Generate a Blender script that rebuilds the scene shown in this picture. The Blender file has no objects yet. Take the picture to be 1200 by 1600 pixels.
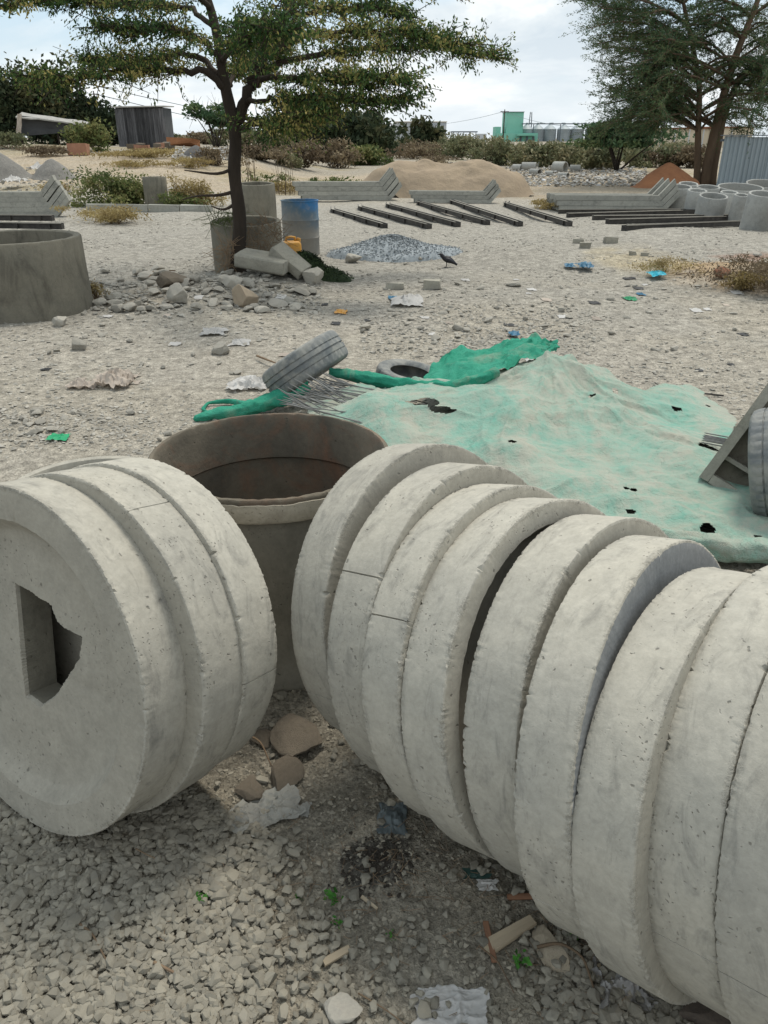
import bpy, bmesh, math, random
import numpy as np
from mathutils import Vector, Matrix

# ------------------------------------------------------------------ camera, sky, sun, exposure
SC = bpy.context.scene
COL = SC.collection
random.seed(7)
RG = np.random.default_rng(7)
FP, HZ, EYE = 1202.0, 215.0, 1.6            # focal length in photo pixels, horizon row, eye height
PITCH = math.atan((800 - HZ) / FP)
CP, SP = math.cos(PITCH), math.sin(PITCH)

cam_d = bpy.data.cameras.new('camera')
cam_d.sensor_fit = 'VERTICAL'
cam_d.sensor_height = 24.0
cam_d.lens = FP / 1600 * 24.0
cam_d.clip_start = 0.05
cam_d.clip_end = 5000
cam = bpy.data.objects.new('camera', cam_d)
COL.objects.link(cam)
cam.location = (0, 0, EYE)
cam.rotation_euler = (math.pi / 2 - PITCH, 0, 0)
SC.camera = cam

SUN_EL, SUN_AZ = math.radians(63), math.radians(30)      # azimuth clockwise from +Y
SKY_STRENGTH = 0.092
world = bpy.data.worlds.new('World')
SC.world = world
world.use_nodes = True
nt = world.node_tree
nt.nodes.clear()
def wn(t, **k):
    n = nt.nodes.new(t)
    for a, b in k.items():
        setattr(n, a, b)
    return n
w_out = wn('ShaderNodeOutputWorld')
w_bg = wn('ShaderNodeBackground')
w_bg.inputs['Strength'].default_value = SKY_STRENGTH
nt.links.new(w_bg.outputs[0], w_out.inputs[0])
sky = wn('ShaderNodeTexSky', sky_type='NISHITA', sun_disc=False, sun_elevation=SUN_EL, sun_rotation=SUN_AZ,
         air_density=1.0, dust_density=1.5, ozone_density=1.0)
tc = wn('ShaderNodeTexCoord')
sep = wn('ShaderNodeSeparateXYZ')
nt.links.new(tc.outputs['Generated'], sep.inputs[0])
zz = wn('ShaderNodeMath', operation='ADD'); zz.inputs[1].default_value = 0.28
zmx = wn('ShaderNodeMath', operation='MAXIMUM'); zmx.inputs[1].default_value = 0.0
nt.links.new(sep.outputs['Z'], zmx.inputs[0]); nt.links.new(zmx.outputs[0], zz.inputs[0])
dx = wn('ShaderNodeMath', operation='DIVIDE'); dy = wn('ShaderNodeMath', operation='DIVIDE')
nt.links.new(sep.outputs['X'], dx.inputs[0]); nt.links.new(zz.outputs[0], dx.inputs[1])
nt.links.new(sep.outputs['Y'], dy.inputs[0]); nt.links.new(zz.outputs[0], dy.inputs[1])
cmb = wn('ShaderNodeCombineXYZ')
nt.links.new(dx.outputs[0], cmb.inputs[0]); nt.links.new(dy.outputs[0], cmb.inputs[1])
def wnoise(scale, det, rough, off, dist=0.0):
    mp = wn('ShaderNodeMapping'); mp.inputs['Location'].default_value = off
    nt.links.new(cmb.outputs[0], mp.inputs[0])
    n = wn('ShaderNodeTexNoise'); n.inputs['Scale'].default_value = scale
    n.inputs['Detail'].default_value = det; n.inputs['Roughness'].default_value = rough
    n.inputs['Distortion'].default_value = dist
    nt.links.new(mp.outputs[0], n.inputs['Vector'])
    return n
def wramp(src, stops):
    r = wn('ShaderNodeValToRGB')
    while len(r.color_ramp.elements) < len(stops):
        r.color_ramp.elements.new(0.5)
    for e, (p, c) in zip(r.color_ramp.elements, stops):
        e.position = p; e.color = (*c, 1)
    nt.links.new(src, r.inputs[0])
    return r
def wmix(f, a, b, typ='MIX'):
    m = wn('ShaderNodeMix', data_type='RGBA', blend_type=typ)
    for sock, v in ((m.inputs[0], f), (m.inputs[6], a), (m.inputs[7], b)):
        if isinstance(v, (int, float)): sock.default_value = v
        elif isinstance(v, tuple): sock.default_value = (*v, 1)
        else: nt.links.new(v, sock)
    return m.outputs[2]
def grey(v): return (v, v, v)
n_cov = wnoise(1.05, 7, 0.56, (3.1, 1.2, 0.0), 0.35)
n_shd = wnoise(1.5, 6, 0.6, (7.7, 4.4, 2.0), 0.3)
cover = wramp(n_cov.outputs[0], [(0.40, grey(0)), (0.52, grey(1))])
shade = wramp(n_shd.outputs[0], [(0.36, (5.5, 6.4, 7.1)), (0.47, (7.4, 8.0, 8.3)), (0.57, (10.6, 10.6, 10.4))])
sky_c = wmix(0.6, sky.outputs[0], (5.6, 7.7, 9.2))
cl = wmix(cover.outputs[0], sky_c, shade.outputs[0])
# paler veil towards the horizon
hz = wramp(zmx.outputs[0], [(0.0, grey(1)), (0.16, grey(0))])
veil = wn('ShaderNodeMath', operation='MULTIPLY'); veil.inputs[1].default_value = 0.75
nt.links.new(hz.outputs[0], veil.inputs[0])
cl2 = wmix(veil.outputs[0], cl, (7.8, 8.3, 8.6))
nt.links.new(cl2, w_bg.inputs['Color'])

sun_d = bpy.data.lights.new('sun', 'SUN')
sun_d.energy = 2.3
sun_d.angle = math.radians(14)
sun_d.color = (1.0, 0.94, 0.84)
sun = bpy.data.objects.new('sun', sun_d)
COL.objects.link(sun)
sdir = Vector((math.sin(SUN_AZ) * math.cos(SUN_EL), math.cos(SUN_AZ) * math.cos(SUN_EL), math.sin(SUN_EL)))
sun.rotation_euler = (-sdir).to_track_quat('-Z', 'Y').to_euler()
sun.location = (0, 0, 30)
vs = SC.view_settings
SC.display_settings.display_device = 'sRGB'
vs.view_transform = 'Standard'
vs.look = 'None'
vs.exposure = 0.34
vs.gamma = 1.0
vs.use_curve_mapping = False

# ------------------------------------------------------------------ numeric helpers
def hash2(ix, iy, seed):
    h = (ix.astype(np.int64) * 374761393 + iy.astype(np.int64) * 668265263 + seed * 1442695041) & 0xffffffff
    h = ((h ^ (h >> 13)) * 1274126177) & 0xffffffff
    return ((h ^ (h >> 16)) & 0xffff) / 65535.0
def vnoise(x, y, seed=0):
    x = np.asarray(x, float); y = np.asarray(y, float)
    ix = np.floor(x); iy = np.floor(y); fx = x - ix; fy = y - iy
    fx = fx * fx * fx * (fx * (fx * 6 - 15) + 10); fy = fy * fy * fy * (fy * (fy * 6 - 15) + 10)
    a = hash2(ix, iy, seed); b = hash2(ix + 1, iy, seed); c = hash2(ix, iy + 1, seed); d = hash2(ix + 1, iy + 1, seed)
    return (a * (1 - fx) + b * fx) * (1 - fy) + (c * (1 - fx) + d * fx) * fy
def fbm(x, y, seed=0, o=4):
    s = 0; a = 0.5; t = 0
    for k in range(o):
        s = s + a * vnoise(x * 2 ** k + 17.3 * k, y * 2 ** k - 9.1 * k, seed + k); t += a; a *= 0.5
    return s / t
def sst(a, b, x):
    t = np.clip((x - a) / (b - a), 0, 1)
    return t * t * (3 - 2 * t)

def depth_of(D, z): return D * CP - (z - EYE) * SP
def ray_ang(py): return PITCH + math.atan((py - 800) / FP)
def pt(px, py, D):
    """the place that shows at photo pixel px, py when it is D metres away along the ground"""
    z = EYE - D * math.tan(ray_ang(py))
    return Vector(((px - 600) / FP * depth_of(D, z), D, z))
def onz(px, py, z=0.0):
    D = (EYE - z) / math.tan(ray_ang(py))
    return Vector(((px - 600) / FP * depth_of(D, z), D, z))

BUMPS = []
def ground_z(x, y):
    x = np.asarray(x, float); y = np.asarray(y, float)
    far = sst(3.0, 9.0, y)
    z = (fbm(x * 0.55, y * 0.55, 3, 3) - 0.5) * 0.10 * far
    z = z + (fbm(x * 3.1, y * 3.1, 5, 3) - 0.5) * (0.012 + 0.03 * far) * (1 - sst(5.5, 11, y))
    z = z + (fbm(x * 11, y * 11, 8, 3) - 0.5) * 0.012 * (1 - sst(2.6, 5.0, y))
    z = z + 1.12 * sst(20, 44, y) * sst(2.5, 8.5, -x)
    for bx, by, br, ba in BUMPS:
        z = z + ba * np.exp(-((x - bx) ** 2 + (y - by) ** 2) / br ** 2)
    return z
def gz1(x, y): return float(ground_z(np.array([x]), np.array([y]))[0])
def at(px, py):
    """where the line of sight through a photo pixel meets the ground"""
    D = np.concatenate([np.linspace(0.5, 30, 900), np.linspace(30.05, 140, 1100)])
    z = EYE - D * math.tan(ray_ang(py))
    x = (px - 600) / FP * depth_of(D, z)
    g = ground_z(x, D)
    k = np.argmax(g >= z)
    if g[k] < z[k]: k = len(D) - 1
    return Vector((x[k], D[k], g[k]))
for px_, py_, r_, a_ in ((810, 402, 0.9, 0.12), (1030, 378, 2.2, 0.16), (620, 430, 0.9, 0.05), (330, 458, 0.8, 0.12), (440, 440, 0.6, 0.10), (1190, 440, 1.2, 0.15), (60, 270, 2.5, 0.2)):
    q_ = onz(px_, py_)
    BUMPS.append((q_.x, q_.y, r_, a_))
def mpp(p): return depth_of(p[1], p[2]) / FP       # metres per photo pixel at a place

# ------------------------------------------------------------------ mesh helpers
class MB:
    """collects shapes and links them as ONE mesh object"""
    def __init__(s): s.V = []; s.F = []; s.n = 0; s.A = []; s.MI = []
    def add(s, V, F, rnd=None, mi=0):
        V = np.asarray(V, float).reshape(-1, 3)
        for f in (F if isinstance(F, (list, tuple)) else [F]):
            f = np.asarray(f)
            if f.size: s.F.append(f + s.n); s.MI.append(np.full(len(f), mi))
        s.V.append(V); s.n += len(V)
        s.A.append(np.full(len(V), random.random()) if rnd is None else np.broadcast_to(rnd, (len(V),)))
        return s
    def box(s, c, size, rot=None, jit=0.0, mi=0):
        a = np.array([[-1, -1, -1], [1, -1, -1], [1, 1, -1], [-1, 1, -1], [-1, -1, 1], [1, -1, 1], [1, 1, 1], [-1, 1, 1]], float) * np.asarray(size) / 2
        if jit: a = a + RG.normal(size=a.shape) * jit
        if rot is not None: a = a @ np.array(rot).T
        s.add(a + np.asarray(c), np.array([[0, 3, 2, 1], [4, 5, 6, 7], [0, 1, 5, 4], [1, 2, 6, 5], [2, 3, 7, 6], [3, 0, 4, 7]]), mi=mi)
        return s
    def tube(s, P, R, n=8, cap=True, mi=0, rnd=None):
        P = np.asarray(P, float); m = len(P)
        R = np.broadcast_to(np.asarray(R, float), (m,))
        T = np.gradient(P, axis=0); T /= np.linalg.norm(T, axis=1)[:, None] + 1e-12
        ref = np.array([0, 0, 1.]) if abs(T[0][2]) < 0.9 else np.array([1., 0, 0])
        rings = []; u = ref
        a = np.linspace(0, 2 * np.pi, n, endpoint=False)
        for i in range(m):
            u = u - T[i] * (u @ T[i]); u /= np.linalg.norm(u) + 1e-12
            w = np.cross(T[i], u)
            rings.append(P[i] + R[i] * (np.cos(a)[:, None] * u + np.sin(a)[:, None] * w))
        V = np.concatenate(rings)
        i = np.arange(n); j = (i + 1) % n
        F = [np.stack([k * n + i, k * n + j, (k + 1) * n + j, (k + 1) * n + i], 1) for k in range(m - 1)]
        fs = [np.concatenate(F)]
        if cap:
            V = np.concatenate([V, P[:1], P[-1:]])
            fs.append(np.stack([np.full(n, m * n), j, i], 1)); fs.append(np.stack([np.full(n, m * n + 1), (m - 1) * n + i, (m - 1) * n + j], 1))
        return s.add(V, fs, mi=mi, rnd=rnd)
    def lathe(s, prof, n=48, jit=None, c=(0, 0, 0), mi=0, closed=False, a0=0, a1=2 * math.pi):
        """prof: (radius, z) pairs; radius 0 at an end closes it"""
        full = abs(a1 - a0 - 2 * math.pi) < 1e-6
        a = np.linspace(a0, a1, n, endpoint=not full)
        V = []; 
        for k, (r, z) in enumerate(prof):
            rr = r + (jit[k] if jit is not None else 0)
            V.append(np.stack([rr * np.cos(a), rr * np.sin(a), np.full(n, z) if np.ndim(z) == 0 else z], 1))
        V = np.concatenate(V) + np.asarray(c)
        i = np.arange(n if full else n - 1); j = (i + 1) % n
        m = len(prof)
        ks = list(range(m - 1)) + ([m - 1] if closed else [])
        F = [np.stack([k * n + i, k * n + j, ((k + 1) % m) * n + j, ((k + 1) % m) * n + i], 1) for k in ks]
        return s.add(V, np.concatenate(F), mi=mi)
    def xf(s, M):
        """transform everything collected so far"""
        M = np.array(M)
        for k in range(len(s.V)): s.V[k] = s.V[k] @ M[:3, :3].T + M[:3, 3]
        return s
    def mesh(s, name, mats, smooth=False):
        me = bpy.data.meshes.new(name)
        V = np.concatenate(s.V)
        me.vertices.add(len(V)); me.vertices.foreach_set('co', V.ravel())
        L = np.concatenate([f.ravel() for f in s.F]); tot = np.concatenate([np.full(len(f), f.shape[1]) for f in s.F])
        me.loops.add(len(L)); me.loops.foreach_set('vertex_index', L.astype(np.int32))
        me.polygons.add(len(tot)); me.polygons.foreach_set('loop_start', np.concatenate([[0], np.cumsum(tot)[:-1]]).astype(np.int32))
        mats = mats if isinstance(mats, (list, tuple)) else [mats]
        for m in mats: me.materials.append(m)
        if len(mats) > 1: me.polygons.foreach_set('material_index', np.concatenate(s.MI).astype(np.int32))
        me.polygons.foreach_set('use_smooth', np.full(len(tot), bool(smooth)))
        at_ = me.attributes.new('rnd', 'FLOAT', 'POINT'); at_.data.foreach_set('value', np.concatenate(s.A).astype(np.float32))
        me.update(calc_edges=True); me.validate()
        if smooth == 'auto':
            me.polygons.foreach_set('use_smooth', np.ones(len(tot), bool))
            try: me.set_sharp_from_angle(angle=math.radians(38))
            except Exception: pass
        return me
    def build(s, name, mats, parent=None, smooth=False, loc=None, mw=None):
        return link(name, s.mesh(name, mats, smooth), parent, loc, mw)
def link(name, me, parent=None, loc=None, mw=None):
    o = bpy.data.objects.new(name, me); COL.objects.link(o)
    if mw is not None: o.matrix_world = mw
    elif loc is not None: o.location = loc
    if parent is not None: o.parent = parent
    return o
def tag(o, label=None, cat=None, group=None, kind=None):
    if label: o['label'] = label
    if cat: o['category'] = cat
    if group: o['group'] = group
    if kind: o['kind'] = kind
    return o
def thing(name, label, cat, loc=(0, 0, 0), rz=0.0, group=None):
    o = bpy.data.objects.new(name, None); COL.objects.link(o)
    o.empty_display_size = 0.1
    o.location = loc; o.rotation_euler = (0, 0, rz)
    return tag(o, label, cat, group)
def dup(root, loc, rz=None, label=None, group=None, scale=None):
    r = root.copy(); COL.objects.link(r); r.location = loc
    if rz is not None: r.rotation_euler = (r.rotation_euler[0], r.rotation_euler[1], rz)
    if scale is not None: r.scale = scale
    if label: r['label'] = label
    if group: r['group'] = group
    for ch in list(root.children):
        c = ch.copy(); COL.objects.link(c); c.parent = r
        for g in list(ch.children):
            d = g.copy(); COL.objects.link(d); d.parent = c
    return r
def rotm(rx=0, ry=0, rz=0): 
    from mathutils import Euler
    return np.array(Euler((rx, ry, rz)).to_matrix())
def basis(x, y, z, loc):
    return Matrix(((x[0], y[0], z[0], loc[0]), (x[1], y[1], z[1], loc[1]), (x[2], y[2], z[2], loc[2]), (0, 0, 0, 1)))

# ------------------------------------------------------------------ materials
class NT:
    def __init__(s, name):
        s.m = bpy.data.materials.new(name); s.m.use_nodes = True
        s.t = s.m.node_tree; s.t.nodes.clear()
        s.out = s.n('ShaderNodeOutputMaterial'); s.b = s.n('ShaderNodeBsdfPrincipled')
        s.t.links.new(s.b.outputs[0], s.out.inputs[0])
    def n(s, t, **k):
        n = s.t.nodes.new(t)
        for a, b in k.items(): setattr(n, a, b)
        return n
    def put(s, sock, v):
        if isinstance(v, (int, float)): sock.default_value = v
        elif isinstance(v, tuple): sock.default_value = (*v, 1) if len(v) == 3 and sock.type == 'RGBA' else v
        else: s.t.links.new(v, sock)
    def math(s, op, a, b=0.0):
        n = s.n('ShaderNodeMath', operation=op); s.put(n.inputs[0], a); s.put(n.inputs[1], b); return n.outputs[0]
    def coords(s, rnd=True):
        tc = s.n('ShaderNodeTexCoord')
        if not rnd: return tc.outputs['Object']
        oi = s.n('ShaderNodeObjectInfo'); k = s.math('MULTIPLY', oi.outputs['Random'], 53.0)
        v = s.n('ShaderNodeVectorMath', operation='ADD'); s.t.links.new(tc.outputs['Object'], v.inputs[0]); s.t.links.new(k, v.inputs[1])
        return v.outputs[0]
    def scale(s, v, xyz):
        m = s.n('ShaderNodeMapping'); s.t.links.new(v, m.inputs[0]); m.inputs['Scale'].default_value = xyz; return m.outputs[0]
    def noise(s, v, sc, det=4, ro=0.55, dist=0.0, off=0.0):
        n = s.n('ShaderNodeTexNoise'); n.inputs['Scale'].default_value = sc; n.inputs['Detail'].default_value = det
        n.inputs['Roughness'].default_value = ro; n.inputs['Distortion'].default_value = dist
        if off:
            a = s.n('ShaderNodeVectorMath', operation='ADD'); s.t.links.new(v, a.inputs[0]); a.inputs[1].default_value = (off, off * 1.7, -off); v = a.outputs[0]
        s.t.links.new(v, n.inputs['Vector']); return n.outputs[0]
    def vor(s, v, sc, feat='F1', out='Distance'):
        n = s.n('ShaderNodeTexVoronoi', feature=feat); n.inputs['Scale'].default_value = sc; s.t.links.new(v, n.inputs['Vector']); return n.outputs[out]
    def ramp(s, f, stops):
        r = s.n('ShaderNodeValToRGB')
        while len(r.color_ramp.elements) < len(stops): r.color_ramp.elements.new(0.5)
        for e, (p, c) in zip(r.color_ramp.elements, stops):
            e.position = p; e.color = (c, c, c, 1) if not isinstance(c, tuple) else (*c, 1)
        s.put(r.inputs[0], f); return r.outputs[0]
    def mix(s, f, a, b, typ='MIX'):
        m = s.n('ShaderNodeMix', data_type='RGBA', blend_type=typ)
        s.put(m.inputs[0], f); s.put(m.inputs[6], a); s.put(m.inputs[7], b); return m.outputs[2]
    def attr(s, name):
        a = s.n('ShaderNodeAttribute'); a.attribute_name = name; return a
    def bump(s, h, st=0.5, d=0.01, prev=None):
        b = s.n('ShaderNodeBump'); b.inputs['Strength'].default_value = st; b.inputs['Distance'].default_value = d
        s.put(b.inputs['Height'], h)
        if prev is not None: s.t.links.new(prev, b.inputs['Normal'])
        return b.outputs[0]
    def fin(s, col, rough=0.9, normal=None, spec=0.25):
        s.put(s.b.inputs['Base Color'], col); s.put(s.b.inputs['Roughness'], rough)
        s.b.inputs['Specular IOR Level'].default_value = spec
        if normal is not None: s.t.links.new(normal, s.b.inputs['Normal'])
        return s.m

def concrete(name, a, b, dark, sc=3.0, pits=True, grime=0.35, bump=0.35, grain=90, streak=False, edge=False):
    m = NT(name); v = m.coords()
    big = m.noise(v, sc, 5, 0.6, 0.4)
    c = m.mix(m.ramp(big, [(0.32, 0.0), (0.68, 1.0)]), a, b)
    gr = m.noise(m.scale(v, (1, 1, 2.6)) if streak == 'z' else m.scale(v, (1, 1, 0.35)) if streak else v, sc * 2.3, 7, 0.68, 0.8, 5.0)
    c = m.mix(m.math('MULTIPLY', m.ramp(gr, [(0.52, 0.0), (0.72, 1.0)]), grime), c, dark)
    md = m.noise(v, sc * 7, 6, 0.7, 0.5, 11.0)
    c = m.mix(0.38, c, m.mix(md, (0.15, 0.15, 0.15), (0.85, 0.85, 0.85)), 'OVERLAY')
    fine = m.noise(v, grain, 3, 0.7)
    c = m.mix(0.35, c, m.mix(fine, (0.25, 0.25, 0.25), (0.75, 0.75, 0.75)), 'OVERLAY')
    oi_ = m.n('ShaderNodeObjectInfo'); k_ = m.math('ADD', m.math('MULTIPLY', oi_.outputs['Random'], 0.2), 0.88); g_ = m.n('ShaderNodeCombineXYZ')
    for i_ in range(3): m.t.links.new(k_, g_.inputs[i_])
    c = m.mix(1.0, c, g_.outputs[0], 'MULTIPLY')
    nrm = m.bump(fine, bump * 0.9 + .1, 0.003)
    mid = m.noise(v, 22, 4, 0.6, 0.0, 2.0)
    nrm = m.bump(mid, bump, 0.008, nrm)
    if pits:
        vd_ = m.n('ShaderNodeVectorMath', operation='ADD'); m.t.links.new(v, vd_.inputs[0]); nn_ = m.n('ShaderNodeTexNoise'); nn_.inputs['Scale'].default_value = 60; m.t.links.new(v, nn_.inputs['Vector']); sc__ = m.n('ShaderNodeVectorMath', operation='SCALE'); sc__.inputs['Scale'].default_value = 0.022; m.t.links.new(nn_.outputs['Color'], sc__.inputs[0]); m.t.links.new(sc__.outputs[0], vd_.inputs[1]); vv = vd_.outputs[0]
        d = m.vor(vv, 85.0); where = m.ramp(m.noise(v, 4.0, 3, 0.6, 0.0, 9.0), [(0.48, 0.0), (0.60, 1.0)])
        p = m.math('MULTIPLY', m.ramp(d, [(0.10, 1.0), (0.20, 0.0)]), where)
        d2 = m.vor(vv, 30.0); p2 = m.math('MULTIPLY', m.ramp(d2, [(0.07, 1.0), (0.14, 0.0)]), m.ramp(m.noise(v, 7.0, 2, 0.5, 0.0, 4.0), [(0.46, 0.0), (0.52, 1.0)]))
        p = m.math('MAXIMUM', p, p2)
        c = m.mix(m.math('MULTIPLY', p, 0.62), c, tuple(x * 0.28 for x in a))
        nrm = m.bump(m.math('SUBTRACT', 1.0, p), 0.6, 0.003, nrm)
    if edge:
        ev = m.attr('edge').outputs['Fac']; pn = m.ramp(m.noise(v, 9, 4, .6, .3, 21.), [(.40, 0.0), (.62, 1.0)])
        ew = m.ramp(m.math('MULTIPLY', ev, m.math('ADD', m.math('MULTIPLY', pn, .8), .25)), [(.35, 0.0), (.95, 1.0)])
        gr2 = m.noise(v, 150, 4, .75, 0, 4.); gr3 = m.noise(v, 48, 4, .7, 0, 14.)
        c = m.mix(m.math('MULTIPLY', ew, m.ramp(gr2, [(.40, .42), (.54, 0.0)])), c, tuple(x * .42 for x in a))
        c = m.mix(m.math('MULTIPLY', ew, m.ramp(gr3, [(.50, 0.0), (.72, .15)])), c, (0.30, 0.27, 0.21))
        nrm = m.bump(m.math('MULTIPLY', ew, m.math('SUBTRACT', m.math('ADD', gr2, gr3), 1.02)), 0.8, .005, nrm)
    return m.fin(c, 0.93, nrm, 0.15)

def plain(name, a, b, sc=4.0, rough=0.85, bump=0.2, bscale=30, bd=0.005, var='obj', vary=0.25, metal=0.0, spec=0.25, stretch=(1, 1, 1), dust=None, trans=0.0):
    m = NT(name); v = m.scale(m.coords(), stretch)
    f = m.noise(v, sc, 5, 0.6, 0.3)
    c = m.mix(m.ramp(f, [(0.3, 0.0), (0.7, 1.0)]), a, b)
    r = m.attr('rnd').outputs['Fac'] if var == 'attr' else m.n('ShaderNodeObjectInfo').outputs['Random']
    if vary:
        k = m.math('ADD', m.math('MULTIPLY', r, 2 * vary), 1.0 - vary)
        g = m.n('ShaderNodeCombineXYZ')
        for i in range(3): m.t.links.new(k, g.inputs[i])
        c = m.mix(1.0, c, g.outputs[0], 'MULTIPLY')
    if dust:
        dn = m.noise(v, sc * 1.7, 6, 0.65, 0.5, 3.0)
        c = m.mix(m.math('MULTIPLY', m.ramp(dn, [(0.4, 0.0), (0.65, 1.0)]), dust[1]), c, dust[0])
    nb = m.noise(v, bscale, 4, 0.6)
    m.b.inputs['Metallic'].default_value = metal
    m.fin(c, rough, m.bump(nb, bump, bd) if bump else None, spec)
    if trans:
        tr = m.n('ShaderNodeBsdfTranslucent'); m.put(tr.inputs[0], c)
        ms = m.n('ShaderNodeMixShader'); ms.inputs[0].default_value = trans
        m.t.links.new(m.b.outputs[0], ms.inputs[1]); m.t.links.new(tr.outputs[0], ms.inputs[2]); m.t.links.new(ms.outputs[0], m.out.inputs[0])
    return m.m

def rampmat(name, stops, rough=0.8, trans=0.25, nsc=1.2, spec=0.2):
    """colour picked per piece by its rnd value, drifting in large clumps"""
    m = NT(name); v = m.coords()
    r = m.attr('rnd').outputs['Fac']
    n = m.noise(v, nsc, 3, 0.6)
    f = m.math('ADD', m.math('MULTIPLY', r, 0.6), m.math('SUBTRACT', n, 0.3))
    c = m.ramp(f, stops)
    m.fin(c, rough, None, spec)
    if trans:
        tr = m.n('ShaderNodeBsdfTranslucent'); m.put(tr.inputs[0], c)
        ms = m.n('ShaderNodeMixShader'); ms.inputs[0].default_value = trans
        m.t.links.new(m.b.outputs[0], ms.inputs[1]); m.t.links.new(tr.outputs[0], ms.inputs[2]); m.t.links.new(ms.outputs[0], m.out.inputs[0])
    return m.m

M = {}
M['disc'] = concrete('disc_concrete', (0.405, 0.383, 0.325), (0.34, 0.326, 0.283), (0.15, 0.147, 0.134), 3.6, True, 0.6, 0.16, 90, 'z', True)
M['disc_face'] = concrete('disc_face_concrete', (0.355, 0.333, 0.279), (0.315, 0.298, 0.252), (0.225, 0.212, 0.18), 2.6, True, 0.35, 0.12, 90, False, True)
M['disc_blue'] = concrete('disc_smooth_grey', (0.235, 0.24, 0.238), (0.19, 0.197, 0.197), (0.33, 0.33, 0.32), 5, False, 0.4, 0.15)
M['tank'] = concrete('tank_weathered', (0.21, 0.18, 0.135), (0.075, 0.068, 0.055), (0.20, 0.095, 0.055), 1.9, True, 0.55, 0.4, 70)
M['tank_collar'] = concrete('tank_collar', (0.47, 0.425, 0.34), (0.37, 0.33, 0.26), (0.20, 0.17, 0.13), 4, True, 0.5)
M['tank_out'] = concrete('tank_outside', (0.25, 0.235, 0.195), (0.20, 0.19, 0.16), (0.10, 0.092, 0.078), 2.4, True, 0.55, 0.3, 60, True)
M['old'] = concrete('old_concrete', (0.215, 0.198, 0.155), (0.15, 0.142, 0.115), (0.055, 0.05, 0.042), 1.7, True, 0.75, 0.4, 60, True)
M['pipe'] = concrete('pipe_concrete', (0.37, 0.37, 0.345), (0.30, 0.305, 0.29), (0.19, 0.19, 0.18), 2.0, True, 0.5)
M['post'] = concrete('post_concrete', (0.36, 0.355, 0.31), (0.28, 0.28, 0.25), (0.13, 0.13, 0.12), 3.0, False, 0.7, 0.3, 50)
M['block'] = concrete('block_concrete', (0.34, 0.325, 0.27), (0.28, 0.27, 0.23), (0.17, 0.16, 0.14), 4.0, True, 0.5)
M['stone'] = plain('rubble_stone', (0.36, 0.338, 0.288), (0.295, 0.28, 0.245), 5, 0.95, 0.5, 25, 0.01, 'obj', 0.2)
M['stone_brown'] = plain('brown_stone', (0.165, 0.138, 0.104), (0.125, 0.106, 0.082), 6, 0.95, 0.6, 30, 0.012, 'obj', 0.15)
M['chips'] = plain('stone_chips', (0.335, 0.315, 0.272), (0.285, 0.274, 0.243), 3, 0.95, 0.3, 60, 0.004, 'attr', 0.25)
M['gravel'] = plain('crushed_gravel', (0.235, 0.216, 0.172), (0.195, 0.182, 0.150), 30, 0.93, 0.4, 140, 0.003, 'attr', 0.22)
M['gravel_blue'] = plain('blue_grey_gravel', (0.26, 0.285, 0.30), (0.17, 0.19, 0.20), 14, 0.93, 0.2, 60, 0.003, 'attr', 0.36)
M['gravel_dark'] = plain('dark_gravel', (0.15, 0.145, 0.14), (0.10, 0.10, 0.10), 3, 0.95, 0.3, 20, 0.02)
M['gravel_grey'] = plain('grey_gravel_heap', (0.21, 0.20, 0.18), (0.15, 0.145, 0.133), 14, 0.95, 0.8, 30, 0.04)
M['sand'] = plain('brown_sand', (0.275, 0.215, 0.15), (0.215, 0.17, 0.122), 2.2, 0.96, 0.5, 9, 0.05)
M['redsoil'] = plain('red_soil', (0.36, 0.17, 0.085), (0.27, 0.125, 0.065), 2.5, 0.96, 0.5, 9, 0.05)
M['mud'] = plain('dark_wet_soil', (0.035, 0.030, 0.024), (0.06, 0.05, 0.04), 20, 0.85, 0.6, 70, 0.01)
M['rubber'] = plain('dusty_rubber', (0.11, 0.122, 0.125), (0.15, 0.16, 0.163), 6, 0.85, 0.25, 60, 0.003, dust=((0.30, 0.295, 0.265), 0.8))
M['steel_black'] = plain('black_mould_steel', (0.018, 0.017, 0.016), (0.035, 0.031, 0.027), 5, 0.65, 0.2, 40, 0.003, spec=0.4, dust=((0.11, 0.10, 0.085), 0.35))
M['steel_edge'] = plain('mould_lip_dusty', (0.30, 0.28, 0.24), (0.20, 0.19, 0.165), 6, 0.9, 0.2)
M['rod'] = plain('grey_steel_rod', (0.20, 0.205, 0.20), (0.12, 0.12, 0.115), 12, 0.6, 0.2, 90, 0.002, spec=0.4)
M['bark'] = plain('acacia_bark', (0.055, 0.042, 0.032), (0.030, 0.024, 0.019), 5, 0.95, 0.9, 16, 0.03, stretch=(1, 1, 0.3))
M['bark_red'] = plain('brown_bark', (0.165, 0.115, 0.076), (0.095, 0.068, 0.047), 3, 0.95, 0.8, 10, 0.04, stretch=(1, 1, 0.25))
M['twig'] = plain('dry_twig', (0.20, 0.145, 0.09), (0.13, 0.09, 0.06), 12, 0.9, 0.2, vary=0.3)
M['wood'] = plain('raw_wood', (0.33, 0.275, 0.195), (0.25, 0.205, 0.145), 14, 0.8, 0.4, 60, 0.003, stretch=(0.2, 2, 2))
M['wood_red'] = plain('red_wood_strip', (0.30, 0.16, 0.095), (0.22, 0.12, 0.075), 14, 0.8, 0.4, 60, 0.003, stretch=(0.2, 2, 2))
M['plank'] = plain('weathered_dark_plank', (0.045, 0.045, 0.048), (0.13, 0.13, 0.135), 3.2, 0.9, 0.4, 12, 0.01, vary=0.55, stretch=(6, 6, 0.5))
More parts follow.
